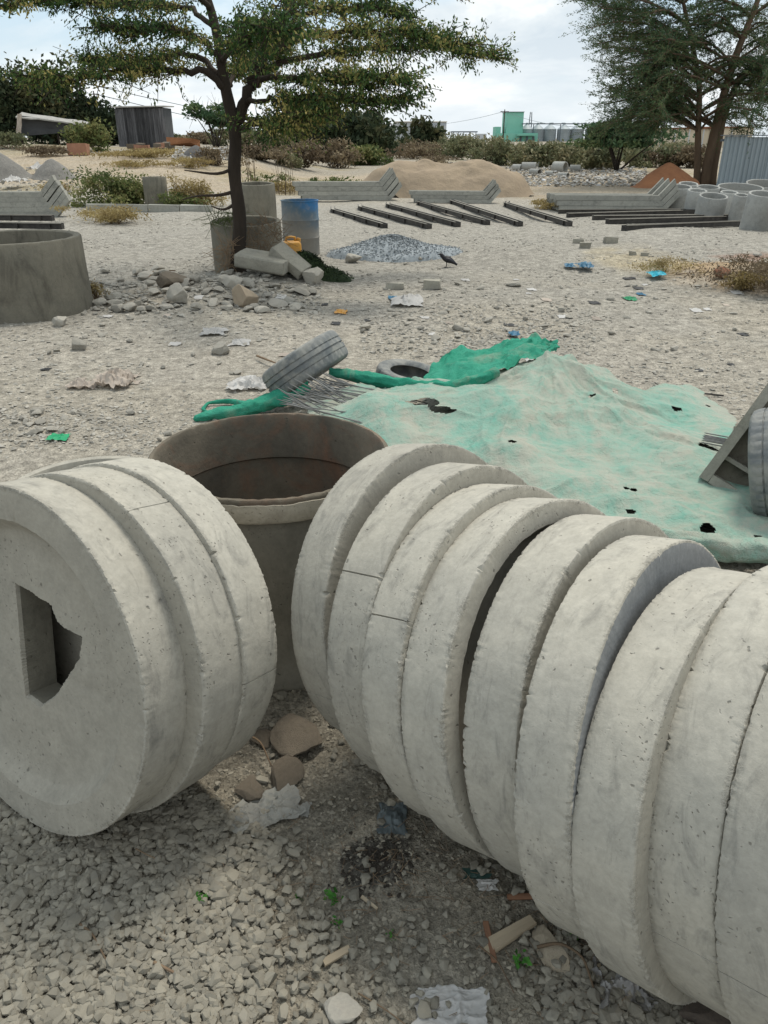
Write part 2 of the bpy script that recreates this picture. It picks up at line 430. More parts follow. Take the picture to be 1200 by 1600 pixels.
M['sheet'] = plain('corrugated_sheet', (0.28, 0.33, 0.36), (0.23, 0.275, 0.30), 1.2, 0.55, 0.1, vary=0.12, spec=0.4, metal=0.2, stretch=(1, 1, 0.3))
M['tin'] = plain('old_tin', (0.40, 0.39, 0.36), (0.26, 0.25, 0.23), 3, 0.7, 0.2)
M['tarp_dark'] = plain('dark_tarpaulin', (0.085, 0.088, 0.09), (0.055, 0.058, 0.062), 2, 0.8, 0.4, 4, 0.05)
M['cloth'] = plain('pale_cloth', (0.44, 0.38, 0.32), (0.36, 0.315, 0.27), 6, 0.85, 0.3, trans=0.15)
M['paper'] = plain('grey_paper_bag', (0.27, 0.267, 0.24), (0.21, 0.207, 0.187), 14, 0.85, 0.35, 30, 0.006, vary=0.05)
M['white'] = plain('white_plastic', (0.52, 0.51, 0.49), (0.42, 0.41, 0.39), 9, 0.6, 0.3, vary=0.1, trans=0.15)
M['blue'] = plain('blue_plastic', (0.04, 0.16, 0.26), (0.03, 0.11, 0.19), 8, 0.5, 0.2, vary=0.2)
M['slate'] = plain('grey_blue_plastic', (0.135, 0.16, 0.165), (0.10, 0.12, 0.125), 14, 0.6, 0.4, 40, 0.004)
M['green_scrap'] = plain('green_scrap', (0.02, 0.28, 0.12), (0.015, 0.20, 0.09), 8, 0.6, 0.2)
M['yellow'] = plain('yellow_plastic', (0.62, 0.30, 0.035), (0.52, 0.24, 0.03), 8, 0.5, 0.15, vary=0.0, dust=((0.42, 0.33, 0.2), 0.45))
M['black'] = plain('black_plastic', (0.02, 0.02, 0.02), (0.03, 0.03, 0.03), 8, 0.6, 0.2)
M['brick_red'] = plain('red_brick', (0.29, 0.15, 0.095), (0.22, 0.115, 0.075), 5, 0.9, 0.4)
M['cream'] = plain('cream_wall', (0.58, 0.50, 0.38), (0.52, 0.45, 0.34), 0.4, 0.9, 0.1, vary=0.0)
M['offwhite'] = plain('pale_grey_wall', (0.48, 0.50, 0.52), (0.44, 0.46, 0.48), 0.3, 0.9, 0.1, vary=0.0)
M['mint'] = plain('mint_cladding', (0.22, 0.50, 0.40), (0.18, 0.44, 0.35), 0.3, 0.7, 0.1, vary=0.08)
M['galv'] = plain('galvanised_steel', (0.36, 0.40, 0.42), (0.29, 0.33, 0.35), 0.5, 0.6, 0.1, vary=0.08, metal=0.2)
M['steel_far'] = plain('far_steel', (0.13, 0.15, 0.17), (0.10, 0.12, 0.14), 1, 0.7, 0.0)
M['rust'] = plain('rusty_trim', (0.28, 0.13, 0.07), (0.22, 0.10, 0.06), 3, 0.9, 0.1)
M['feather'] = plain('black_feathers', (0.015, 0.016, 0.02), (0.03, 0.03, 0.036), 30, 0.5, 0.3, 120, 0.003)
M['leaf'] = rampmat('acacia_leaf', [(0.2, (0.024, 0.055, 0.018)), (0.42, (0.055, 0.105, 0.03)), (0.56, (0.13, 0.165, 0.05)), (0.72, (0.34, 0.29, 0.10))], trans=0.35, nsc=1.3)
M['leaf_fine'] = rampmat('fine_acacia_leaf', [(0.2, (0.030, 0.066, 0.036)), (0.5, (0.066, 0.122, 0.058)), (0.8, (0.15, 0.185, 0.08))], trans=0.25, nsc=0.5)
M['leaf_dark'] = rampmat('dark_leaf', [(0.2, (0.022, 0.036, 0.02)), (0.5, (0.045, 0.062, 0.03)), (0.8, (0.10, 0.095, 0.045))], trans=0.2, nsc=0.4)
M['leaf_bush'] = rampmat('hedge_leaf', [(0.2, (0.085, 0.10, 0.055)), (0.5, (0.155, 0.165, 0.085)), (0.8, (0.28, 0.25, 0.15))], trans=0.2, nsc=0.35)
M['leaf_weed'] = rampmat('weed_leaf', [(0.2, (0.050, 0.078, 0.026)), (0.5, (0.115, 0.145, 0.05)), (0.8, (0.26, 0.245, 0.10))], trans=0.3, nsc=1.5)
M['leaf_dry'] = rampmat('dry_brush', [(0.2, (0.095, 0.07, 0.047)), (0.5, (0.165, 0.128, 0.083)), (0.8, (0.27, 0.215, 0.135))], trans=0.2, nsc=0.6)
M['grass_dry'] = rampmat('dry_grass', [(0.2, (0.17, 0.13, 0.055)), (0.5, (0.30, 0.23, 0.10)), (0.8, (0.42, 0.34, 0.16))], trans=0.25, nsc=1.5)
M['moss'] = rampmat('dark_moss', [(0.2, (0.014, 0.022, 0.012)), (0.5, (0.026, 0.042, 0.018)), (0.8, (0.05, 0.075, 0.03))], trans=0.0, nsc=5)
M['sprout'] = rampmat('green_sprout', [(0.2, (0.05, 0.17, 0.03)), (0.8, (0.10, 0.28, 0.05))], trans=0.3)
M['litter'] = rampmat('mixed_litter', [(0.15, (0.16, 0.145, 0.12)), (0.35, (0.32, 0.30, 0.265)), (0.65, (0.46, 0.45, 0.42)), (0.93, (0.62, 0.64, 0.66))], trans=0.1, nsc=2.0)

def barrel_mat():
    m = NT('blue_drum'); v = m.coords(False)
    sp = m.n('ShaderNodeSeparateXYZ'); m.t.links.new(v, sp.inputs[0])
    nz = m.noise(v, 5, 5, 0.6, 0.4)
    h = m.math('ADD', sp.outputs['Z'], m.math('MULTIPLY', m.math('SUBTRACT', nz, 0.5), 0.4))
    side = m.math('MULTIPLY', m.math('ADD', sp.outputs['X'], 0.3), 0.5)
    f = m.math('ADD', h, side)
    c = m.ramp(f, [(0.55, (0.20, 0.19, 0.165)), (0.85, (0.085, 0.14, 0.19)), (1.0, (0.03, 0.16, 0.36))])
    c = m.mix(m.math('MULTIPLY', m.ramp(m.noise(v, 14, 5, 0.7), [(0.5, 0.0), (0.7, 1.0)]), 0.4), c, (0.28, 0.26, 0.22))
    return m.fin(c, 0.65, m.bump(nz, 0.2, 0.01), 0.3)
M['barrel'] = barrel_mat()

def net_mat(name, green, dusty, lo, hi, weave=420):
    m = NT(name); v = m.coords(False)
    a = m.noise(m.scale(v, (1, 0.55, 1)), 2.6, 7, 0.66, 0.9); b = m.noise(v, 11, 6, 0.7, 0.6, 3.0)
    d = m.math('ADD', m.math('MULTIPLY', a, 0.62), m.math('MULTIPLY', b, 0.38))
    c = m.mix(m.ramp(d, [(lo, 0.0), (hi, 1.0)]), green, dusty)
    br = m.ramp(m.noise(v, 3.4, 5, 0.65, 0.6, 7.0), [(0.54, 0.0), (0.72, 1.0)])
    c = m.mix(m.math('MULTIPLY', br, 0.5), c, (0.36, 0.32, 0.255))
    vs_ = m.n('ShaderNodeVectorMath', operation='ADD'); m.t.links.new(m.scale(v, (1, .6, 1)), vs_.inputs[0]); nz_ = m.n('ShaderNodeTexNoise'); nz_.inputs['Scale'].default_value = 7; nz_.inputs['Detail'].default_value = 4; m.t.links.new(v, nz_.inputs['Vector']); s9 = m.n('ShaderNodeVectorMath', operation='SCALE'); s9.inputs['Scale'].default_value = .22; m.t.links.new(nz_.outputs['Color'], s9.inputs[0]); m.t.links.new(s9.outputs[0], vs_.inputs[1])
    cr = m.ramp(m.vor(vs_.outputs[0], 8.5, 'DISTANCE_TO_EDGE'), [(0.0, 1.0), (0.035, 0.0)])
    cr = m.math('MULTIPLY', cr, m.ramp(m.noise(v, 3.1, 3, .6, 0, 13.), [(.47, 0.0), (.6, 1.0)]))
    c = m.mix(m.math('MULTIPLY', cr, .13), c, (0.16, 0.14, 0.10))
    w = m.n('ShaderNodeTexWave', wave_type='BANDS', bands_direction='X'); w.inputs['Scale'].default_value = weave / 6.28; m.t.links.new(v, w.inputs['Vector'])
    w2 = m.n('ShaderNodeTexWave', wave_type='BANDS', bands_direction='Y'); w2.inputs['Scale'].default_value = weave / 6.28; m.t.links.new(v, w2.inputs['Vector'])
    hh = m.math('ADD', m.math('MULTIPLY', m.math('ADD', w.outputs['Fac'], w2.outputs['Fac']), 0.08), m.noise(v, 38, 5, 0.65))
    return m.fin(c, 0.85, m.bump(hh, 0.8, 0.016, m.bump(m.math('SUBTRACT', 1.0, cr), .35, .008)), 0.2)
M['net'] = net_mat('dusty_shade_net', (0.16, 0.375, 0.30), (0.365, 0.385, 0.322), 0.36, 0.575)
M['net_green'] = net_mat('clean_green_net', (0.008, 0.21, 0.125), (0.05, 0.30, 0.205), 0.30, 0.62)
M['net_hole'] = plain('net_hole_dark', (0.03, 0.035, 0.03), (0.045, 0.045, 0.04), 12)

def ground_mat():
    m = NT('yard_ground'); v = m.coords(False)
    base = m.attr('tone').outputs['Color']
    n1 = m.noise(v, 1.1, 6, 0.62, 0.4); n2 = m.noise(v, 9, 6, 0.66, 0.3, 3.0); n3 = m.noise(v, 85, 4, 0.7, 0.0, 6.0); n4 = m.noise(v, 330, 2, 0.6)
    c = m.mix(m.math('MULTIPLY', m.ramp(n1, [(0.4, 0.0), (0.66, 1.0)]), 0.30), base, (0.35, 0.333, 0.29))
    n5 = m.noise(v, 26, 5, 0.7, 0.4, 8.0)
    for nn, k in ((n2, .45), (n5, .5), (n3, .55)): c = m.mix(k, c, m.ramp(nn, [(0.30, 0.12), (0.70, 0.88)]), 'OVERLAY')
    nb = m.bump(n4, 0.4, 0.004)
    nb = m.bump(n3, 0.7, 0.012, nb); nb = m.bump(n2, 0.6, 0.03, nb); nb = m.bump(n5, 0.8, 0.022, nb)
    return m.fin(c, 0.97, nb, 0.1)
M['ground'] = ground_mat()

# ------------------------------------------------------------------ the ground, one sheet to the horizon
def graded(core, d0, q, far):
    out = [core]; d = d0
    while out[-1] < far: d *= q; out.append(out[-1] + d)
    return out[1:]
xs = np.arange(-1.5, 1.5001, 0.015).tolist()
gx = graded(1.5, 0.015, 1.032, 1600)
X1 = np.array([-v for v in gx[::-1]] + xs + gx)
ys = np.arange(0.5, 2.6, 0.015).tolist()
Y1 = np.array([-v for v in graded(-0.5, 0.05, 1.25, 60)[::-1]] + ys + graded(2.585, 0.015, 1.022, 1800))
GX, GY = np.meshgrid(X1, Y1)
gx_, gy_ = GX.ravel(), GY.ravel()
GZ = ground_z(gx_, gy_)
def to_px(x, y, z=0.0):
    d = np.maximum(y * CP - (z - EYE) * SP, 0.05); u = y * SP + (z - EYE) * CP
    return 600 + FP * x / d, 800 - FP * u / d
def tone_at(x, y):
    pale = np.array([0.33, 0.301, 0.248]); grey_ = np.array([0.288, 0.274, 0.241]); brown = np.array([0.205, 0.182, 0.14]); road = np.array([0.35, 0.29, 0.212])
    dust = np.array([0.34, 0.313, 0.265]); olive = np.array([0.26, 0.215, 0.12])
    w = fbm(x * 0.8, y * 0.8, 21, 4); w2 = fbm(x * 2.3, y * 2.3, 31, 4)
    c = np.repeat(pale[None], len(x), 0)
    def bl(c, t, m): return c * (1 - m[:, None]) + t * m[:, None]
    c = bl(c, dust, sst(0.45, 0.62, w) * 0.8)
    c = bl(c, grey_, sst(6.5, 10.5, y + (w - .5) * 5) * (1 - sst(20, 24, y)) * 0.75)
    # brown earth near the camera and between the rows of discs
    near = 1 - sst(2.1, 2.9, y + (w2 - 0.5) * 0.8)
    c = bl(c, brown, near)
    c = bl(c, np.array([0.25, 0.225, 0.178]), near * sst(0.48, 0.62, w2) * 0.85)
    # tan dirt road crossing behind the yard
    xs_ = sst(-4, 6, x); rl = sst(25.5, 28, y + (w - .5) * 5 + 2 * xs_)
    c = bl(c, road, rl)
    c = bl(c, np.array([0.27, 0.245, 0.20]), sst(-1.5, 2.0, y - (38.5 + 11 * xs_) + (w - .5) * 5) * 0.85)
    c = bl(c, olive, sst(0.60, 0.72, fbm(x * 0.4, y * 0.4, 77, 3)) * sst(19, 23, y) * 0.6)
    for px, py, r, col, k in ((180, 332, 0.9, olive, .6), (1110, 435, 0.8, np.array([0.36, 0.25, 0.14]), .8), (1000, 415, 0.8, np.array([0.40, 0.33, 0.2]), .6), (1185, 415, 0.6, np.array([0.24, 0.12, 0.08]), .7), (220, 470, 0.6, np.array([0.34, 0.29, 0.22]), .6)):
        p = onz(px, py); d = np.hypot(x - p.x, (y - p.y) * 0.6) / r + (w2 - .5) * 1.2
        c = bl(c, col, (1 - sst(0.4, 1.0, d)) * k)
    p = onz(588, 1345); d = np.hypot((x - p.x) / 0.115, (y - p.y) / 0.10) + (fbm(x * 14, y * 14, 4, 3) - .5) * 1.3
    c = bl(c, np.array([0.035, 0.03, 0.025]), (1 - sst(0.6, 1.0, d)) * 0.9)
    return c
TONE = tone_at(gx_, gy_)
mb = MB()
nx_, ny_ = len(X1), len(Y1)
idx = np.arange(nx_ * ny_).reshape(ny_, nx_)
mb.add(np.stack([gx_, gy_, GZ], 1), np.stack([idx[:-1, :-1].ravel(), idx[:-1, 1:].ravel(), idx[1:, 1:].ravel(), idx[1:, :-1].ravel()], 1), rnd=0.5)
gme = mb.mesh('ground', M['ground'], True)
ta = gme.attributes.new('tone', 'FLOAT_COLOR', 'POINT')
ta.data.foreach_set('color', np.concatenate([TONE, np.ones((len(TONE), 1))], 1).astype(np.float32).ravel())
tag(link('ground', gme), kind='structure')

# ------------------------------------------------------------------ stones
def hull_rock(seed, n=11):
    r = np.random.default_rng(seed); bm = bmesh.new()
    P = r.normal(size=(n, 3)); P /= np.linalg.norm(P, axis=1)[:, None]; P *= r.uniform(0.75, 1.0, (n, 1)); P *= np.array([1, r.uniform(.65, .95), r.uniform(.5, .9)])
    for p in P: bm.verts.new(p)
    bmesh.ops.convex_hull(bm, input=bm.verts)
    bmesh.ops.delete(bm, geom=[v for v in bm.verts if not v.link_faces], context='VERTS')
    bmesh.ops.triangulate(bm, faces=bm.faces)
    bm.verts.index_update()
    V = np.array([v.co[:] for v in bm.verts]); F = np.array([[v.index for v in f.verts] for f in bm.faces]); bm.free()
    return V, F
HULL = [hull_rock(100 + i, 9 + i % 4) for i in range(24)]
ROUND = [hull_rock(700 + i, 15 + i % 6) for i in range(24)]
def scatter(x, y, z, s, seed=0, flat=0.75, tilt=0.6, shapes=None):
    """many small stones as one collected mesh"""
    r = np.random.default_rng(seed); m = MB(); shapes = shapes or HULL; k = r.integers(0, len(shapes), len(x)); rn = r.random(len(x))
    for h, (V, F) in enumerate(shapes):
        ii = np.where(k == h)[0]
        if not len(ii): continue
        a = r.uniform(0, 6.28, len(ii)); t = r.normal(size=len(ii)) * tilt; b = r.uniform(0, 6.28, len(ii))
        ca, sa, ct, st, cb, sb = np.cos(a), np.sin(a), np.cos(t), np.sin(t), np.cos(b), np.sin(b)
        Z = np.zeros_like(a); O = np.ones_like(a)
        Rz = np.stack([ca, -sa, Z, sa, ca, Z, Z, Z, O], 1).reshape(-1, 3, 3); Rx = np.stack([O, Z, Z, Z, ct, -st, Z, st, ct], 1).reshape(-1, 3, 3); Rb = np.stack([cb, -sb, Z, sb, cb, Z, Z, Z, O], 1).reshape(-1, 3, 3)
        R = Rb @ Rx @ Rz
        W = np.einsum('nij,vj->nvi', R, V) * s[ii][:, None, None]; W[:, :, 2] *= flat
        W += np.stack([x[ii], y[ii], z[ii] + s[ii] * 0.18], 1)[:, None]
        Fn = (F[None] + (np.arange(len(ii)) * len(V))[:, None, None]).reshape(-1, 3)
        m.add(W.reshape(-1, 3), Fn, rnd=np.repeat(rn[ii], len(V)))
    return m
def in_poly(x, y, poly):
    p = np.array(poly); ins = np.zeros(len(x), bool); j = len(p) - 1
    for i in range(len(p)):
        c = ((p[i, 1] > y) != (p[j, 1] > y)) & (x < (p[j, 0] - p[i, 0]) * (y - p[i, 1]) / (p[j, 1] - p[i, 1] + 1e-12) + p[i, 0])
        ins ^= c; j = i
    return ins

# foreground crushed gravel
n = 80000
gx1 = RG.uniform(-1.6, 1.5, n); gy1 = RG.uniform(0.55, 2.15, n)
ppx, ppy = to_px(gx1, gy1)
dens = in_poly(ppx, ppy, [(-900, 1120), (0, 1225), (120, 1290), (300, 1235), (470, 1330), (400, 1400), (430, 1480), (420, 1600), (600, 1700), (600, 2200), (-1500, 2200)]).astype(float)
dens = np.maximum(dens * (0.72 + 0.28 * sst(0.35, 0.5, fbm(gx1 * 6, gy1 * 6, 12, 3))), 0.9 * in_poly(ppx, ppy, [(870, 1440), (960, 1500), (1130, 1600), (1300, 2000), (880, 2000), (850, 1560)]))
dens = np.maximum(dens, (0.03 + 0.16 * sst(0.40, 0.6, fbm(gx1 * 5, gy1 * 5, 14, 3))) * (.12 + .88 * sst(1300, 1390, ppy)))
keep = RG.random(n) < dens * 0.78
gx1, gy1 = gx1[keep], gy1[keep]
s1 = RG.uniform(0.0090, 0.0175, len(gx1)) * (1 + 0.5 * (RG.random(len(gx1)) < 0.08))
tag(scatter(gx1, gy1, ground_z(gx1, gy1) + RG.uniform(0, 0.010, len(gx1)), s1, 1, 0.72, 0.4, ROUND).build('gravel', M['gravel']), 'pale crushed stone gravel spread on the ground beside the left discs', 'gravel', kind='stuff')
# fine crumbs of earth and stone in the foreground
n = 34000
cx = RG.uniform(-0.85, 0.8, n); cy = RG.uniform(0.8, 2.4, n)
tag(scatter(cx, cy, ground_z(cx, cy) - 0.001, 0.0016 + 0.0095 * RG.random(n) ** 2.6, 2).build('stone_crumbs', plain('earth_crumbs', (0.255, 0.233, 0.187), (0.19, 0.172, 0.135), 12, 0.95, 0.2, var='attr', vary=0.4)), 'fine crumbs of earth and stone between the discs', 'crumbs', kind='stuff')
# rubble chips over the yard, clumped
n = 130000
yy = 2.5 + 17 * RG.random(n) ** 1.7
xx = (RG.random(n) * 2 - 1) * (0.62 * yy + 0.6)
dn = sst(0.44, 0.66, fbm(xx * 0.9, yy * 0.9, 41, 4)) * 0.75 + 0.06
px1, py1 = to_px(xx, yy)
for (a, b, c_, d, k) in ((560, 930, 470, 560, .8), (0, 240, 560, 720, .7), (130, 520, 400, 520, .9), (700, 1200, 440, 640, .45)):
    dn = np.maximum(dn, k * ((px1 > a) & (px1 < b) & (py1 > c_) & (py1 < d)) * sst(0.38, 0.56, fbm(xx * 1.6, yy * 1.6, 44, 3)))
keep = RG.random(n) < dn * 0.8
xx, yy = xx[keep], yy[keep]
ss = (0.0035 + 0.022 * RG.random(len(xx)) ** 5) * (1 + 0.035 * yy)
tag(scatter(xx, yy, ground_z(xx, yy), ss, 3, 0.45, 0.35).build('rubble_chips', M['chips']), 'small pale stone chips strewn over the yard', 'rubble', kind='stuff')

hx_, hy_, hs_ = [], [], []
for (a, b, c_, d), cnt, lo, hi in (((130, 500, 432, 500), 1500, .012, .055), ((560, 930, 472, 560), 2200, .006, .030), ((0, 240, 625, 705), 700, .006, .024), ((230, 470, 600, 720), 500, .006, .02), ((700, 1200, 430, 640), 1200, .005, .018)):
    k = 0
    while k < cnt:
        a1, b1 = random.uniform(a, b), random.uniform(c_, d)
        if abs((b1 - c_) / (d - c_) - .5) * 2 > random.uniform(.35, 1.0): continue
        q = onz(a1, b1); hx_.append(q.x); hy_.append(q.y); hs_.append(lo + (hi - lo) * random.random() ** 2.5); k += 1
hx_, hy_, hs_ = map(np.array, (hx_, hy_, hs_))
tag(scatter(hx_, hy_, ground_z(hx_, hy_), hs_, 5, 0.62, .4).build('rubble_patches', M['chips']), 'loose broken rubble lying in patches over the yard', 'rubble', kind='stuff')
def boulder_mesh(name, seed, mat, sub=3, planes=16, amp=0.05):
    bm = bmesh.new(); bmesh.ops.create_icosphere(bm, subdivisions=sub, radius=1.0)
    V = np.array([v.co[:] for v in bm.verts]); r = np.random.default_rng(seed)
    for _ in range(planes):
        nn = r.normal(size=3); nn /= np.linalg.norm(nn); d = r.uniform(0.5, 0.9); t = V @ nn
        V = V - np.clip(t - d, 0, None)[:, None] * nn
    V += (fbm(V[:, 0] * 4 + V[:, 2] * 2, V[:, 1] * 4 - V[:, 2] * 3, seed, 3) - 0.5)[:, None] * amp * 2 * V
    V /= np.abs(V).max(0)
    for v, c in zip(bm.verts, V): v.co = c
    me = bpy.data.meshes.new(name); bm.to_mesh(me); bm.free(); me.materials.append(mat)
    me.polygons.foreach_set('use_smooth', np.ones(len(me.polygons), bool)); me.set_sharp_from_angle(angle=math.radians(24))
    return me
ROCKS = [boulder_mesh('rubble_stone', 300 + i, M['stone'], 2, 14) for i in range(14)]
BOULD = [boulder_mesh('boulder', 500 + i, M['stone'], 4, 15, 0.09) for i in range(6)]
def put_stone(name, me, p, sx, sy, sz, label, cat, group=None, rz=None, tilt=0.15, sink=0.25):
    o = link(name, me)
    o.location = (p[0], p[1], p[2] + sz * (1 - 2 * sink * 0.5)); o.scale = (sx, sy, sz)
    o.rotation_euler = (random.gauss(0, tilt), random.gauss(0, tilt), random.uniform(0, 6.28) if rz is None else rz)
    return tag(o, label, cat, group)
def px_stone(px0, px1, py0, py1, label, me, name='boulder', cat='boulder', mat=None, deep=0.9):
    """a stone whose outline fills a box of photo pixels"""
    p = at((px0 + px1) / 2, py1 - 0.18 * (py1 - py0)); k = mpp(p)
    w = (px1 - px0) * k / 2; h = (py1 - py0) * k * 0.55
    if ray_ang(py1) > 0.55: h = w * .38; deep = (py1 - py0) * k * .5 / w / math.sin(ray_ang(py1)) * .92
    o = put_stone(name, me, p, w, w * deep, h, label, cat, rz=random.uniform(-0.5, 0.5), tilt=0.06, sink=0.3)
    if mat is not None:
        o.data = me.copy(); o.data.materials.clear(); o.data.materials.append(mat)
    return o
clusters = [((140, 500, 425, 492), 110, 'broken stone in the rubble line at the foot of the acacia', 'stones at the foot of the acacia', (10, 34)),
            ((130, 260, 455, 505), 14, 'angular stone beside the big weathered concrete ring', 'stones beside the big concrete ring', (10, 22)),
            ((0, 215, 640, 690), 26, 'small grey stone in the loose patch at the left of the yard', 'stones in the loose patch', (9, 24)),
            ((560, 900, 478, 548), 48, 'flat grey stone in the rubble patch behind the green net', 'stones behind the green net', (9, 24)),
            ((230, 460, 620, 720), 10, 'small stone lying near the rim of the round tank', 'stones near the tank', (10, 22)),
            ((540, 760, 405, 470), 12, 'pale stone on the dusty rise by the blue-grey gravel heap', 'stones by the gravel heap', (9, 18)),
            ((840, 1190, 400, 560), 30, 'loose stone on the open grey ground in the right half of the yard', 'stones on the open ground', (7, 17)),
            ((60, 420, 510, 600), 22, 'loose stone on the pale ground between the acacia and the discs', 'stones on the pale ground', (8, 20))]
for (a, b, c_, d), cnt, lab, grp, (s0, s1_) in clusters:
    for _ in range(cnt):
        p = at(random.uniform(a, b), random.uniform(c_, d)); w = random.uniform(s0, s1_) * random.uniform(0.6, 1) * mpp(p) / 2
        put_stone('rubble_stone', random.choice(ROCKS), p, w, w * random.uniform(.6, 1), w * random.uniform(.3, .6), lab, 'stone', grp)
px_stone(262, 302, 447, 480, 'pointed grey boulder in the rubble line beside the acacia', BOULD[0])
px_stone(360, 406, 450, 486, 'squarish beige boulder in front of the acacia trunk', BOULD[1], mat=plain('beige_boulder', (0.42, 0.34, 0.25), (0.36, 0.30, 0.22), 4, 0.95, 0.5))
px_stone(345, 384, 432, 455, 'flat topped grey stone just left of the tilted concrete blocks', BOULD[2])
px_stone(472, 508, 420, 448, 'round grey boulder in front of the dark mossy heap', BOULD[3])
px_stone(240, 300, 428, 452, 'long brownish boulder behind the pointed grey one', BOULD[4], mat=M['stone_brown'])
px_stone(330, 362, 535, 556, 'lone pale stone on the bare ground left of the tyre', BOULD[5])
px_stone(108, 136, 531, 551, 'lone grey stone below the big weathered ring', BOULD[1])
px_stone(80, 108, 495, 513, 'stone touching the foot of the big weathered ring', BOULD[2])
px_stone(1112, 1142, 420, 438, 'reddish brown stone in the patch of rusty earth', BOULD[0], mat=plain('red_stone', (0.22, 0.10, 0.06), (0.16, 0.08, 0.05), 5, 0.95, 0.4))
px_stone(1180, 1225, 405, 428, 'pale boulder at the edge of the rusty brush', BOULD[3])
px_stone(536, 566, 398, 413, 'pale stone on the dusty rise below the blue drum', BOULD[4])
px_stone(790, 818, 440, 448, 'flat stone on the ground beside the bird', BOULD[5])
# stones on the earth between the two rows of discs
px_stone(424, 522, 1104, 1182, 'broad brown rock wedged in the gap between the two rows of discs', BOULD[0], mat=M['stone_brown'], deep=0.6)
px_stone(415, 474, 1172, 1240, 'brown stone in front of the broad rock between the disc rows', BOULD[1], mat=M['stone_brown'])
px_stone(368, 412, 1200, 1246, 'small brown stone behind the torn paper bag', BOULD[2], mat=M['stone_brown'])
px_stone(392, 428, 1128, 1166, 'rounded brown stone against the left row of discs', BOULD[3], mat=M['stone_brown'])
px_stone(498, 568, 1566, 1612, 'flat round stone half buried at the bottom edge of the view', BOULD[4], deep=0.8)
px_stone(836, 888, 1432, 1514, 'flat tan slab of stone beside the broken wooden wedge', BOULD[5], mat=plain('tan_slab', (0.40, 0.345, 0.26), (0.34, 0.29, 0.22), 8, 0.95, 0.6), deep=1.3)
px_stone(1050, 1140, 1545, 1620, 'dark brown rock under the near end of the right row of discs', BOULD[2], mat=plain('dark_rock', (0.15, 0.12, 0.095), (0.11, 0.09, 0.075), 8, 0.95, 0.6))

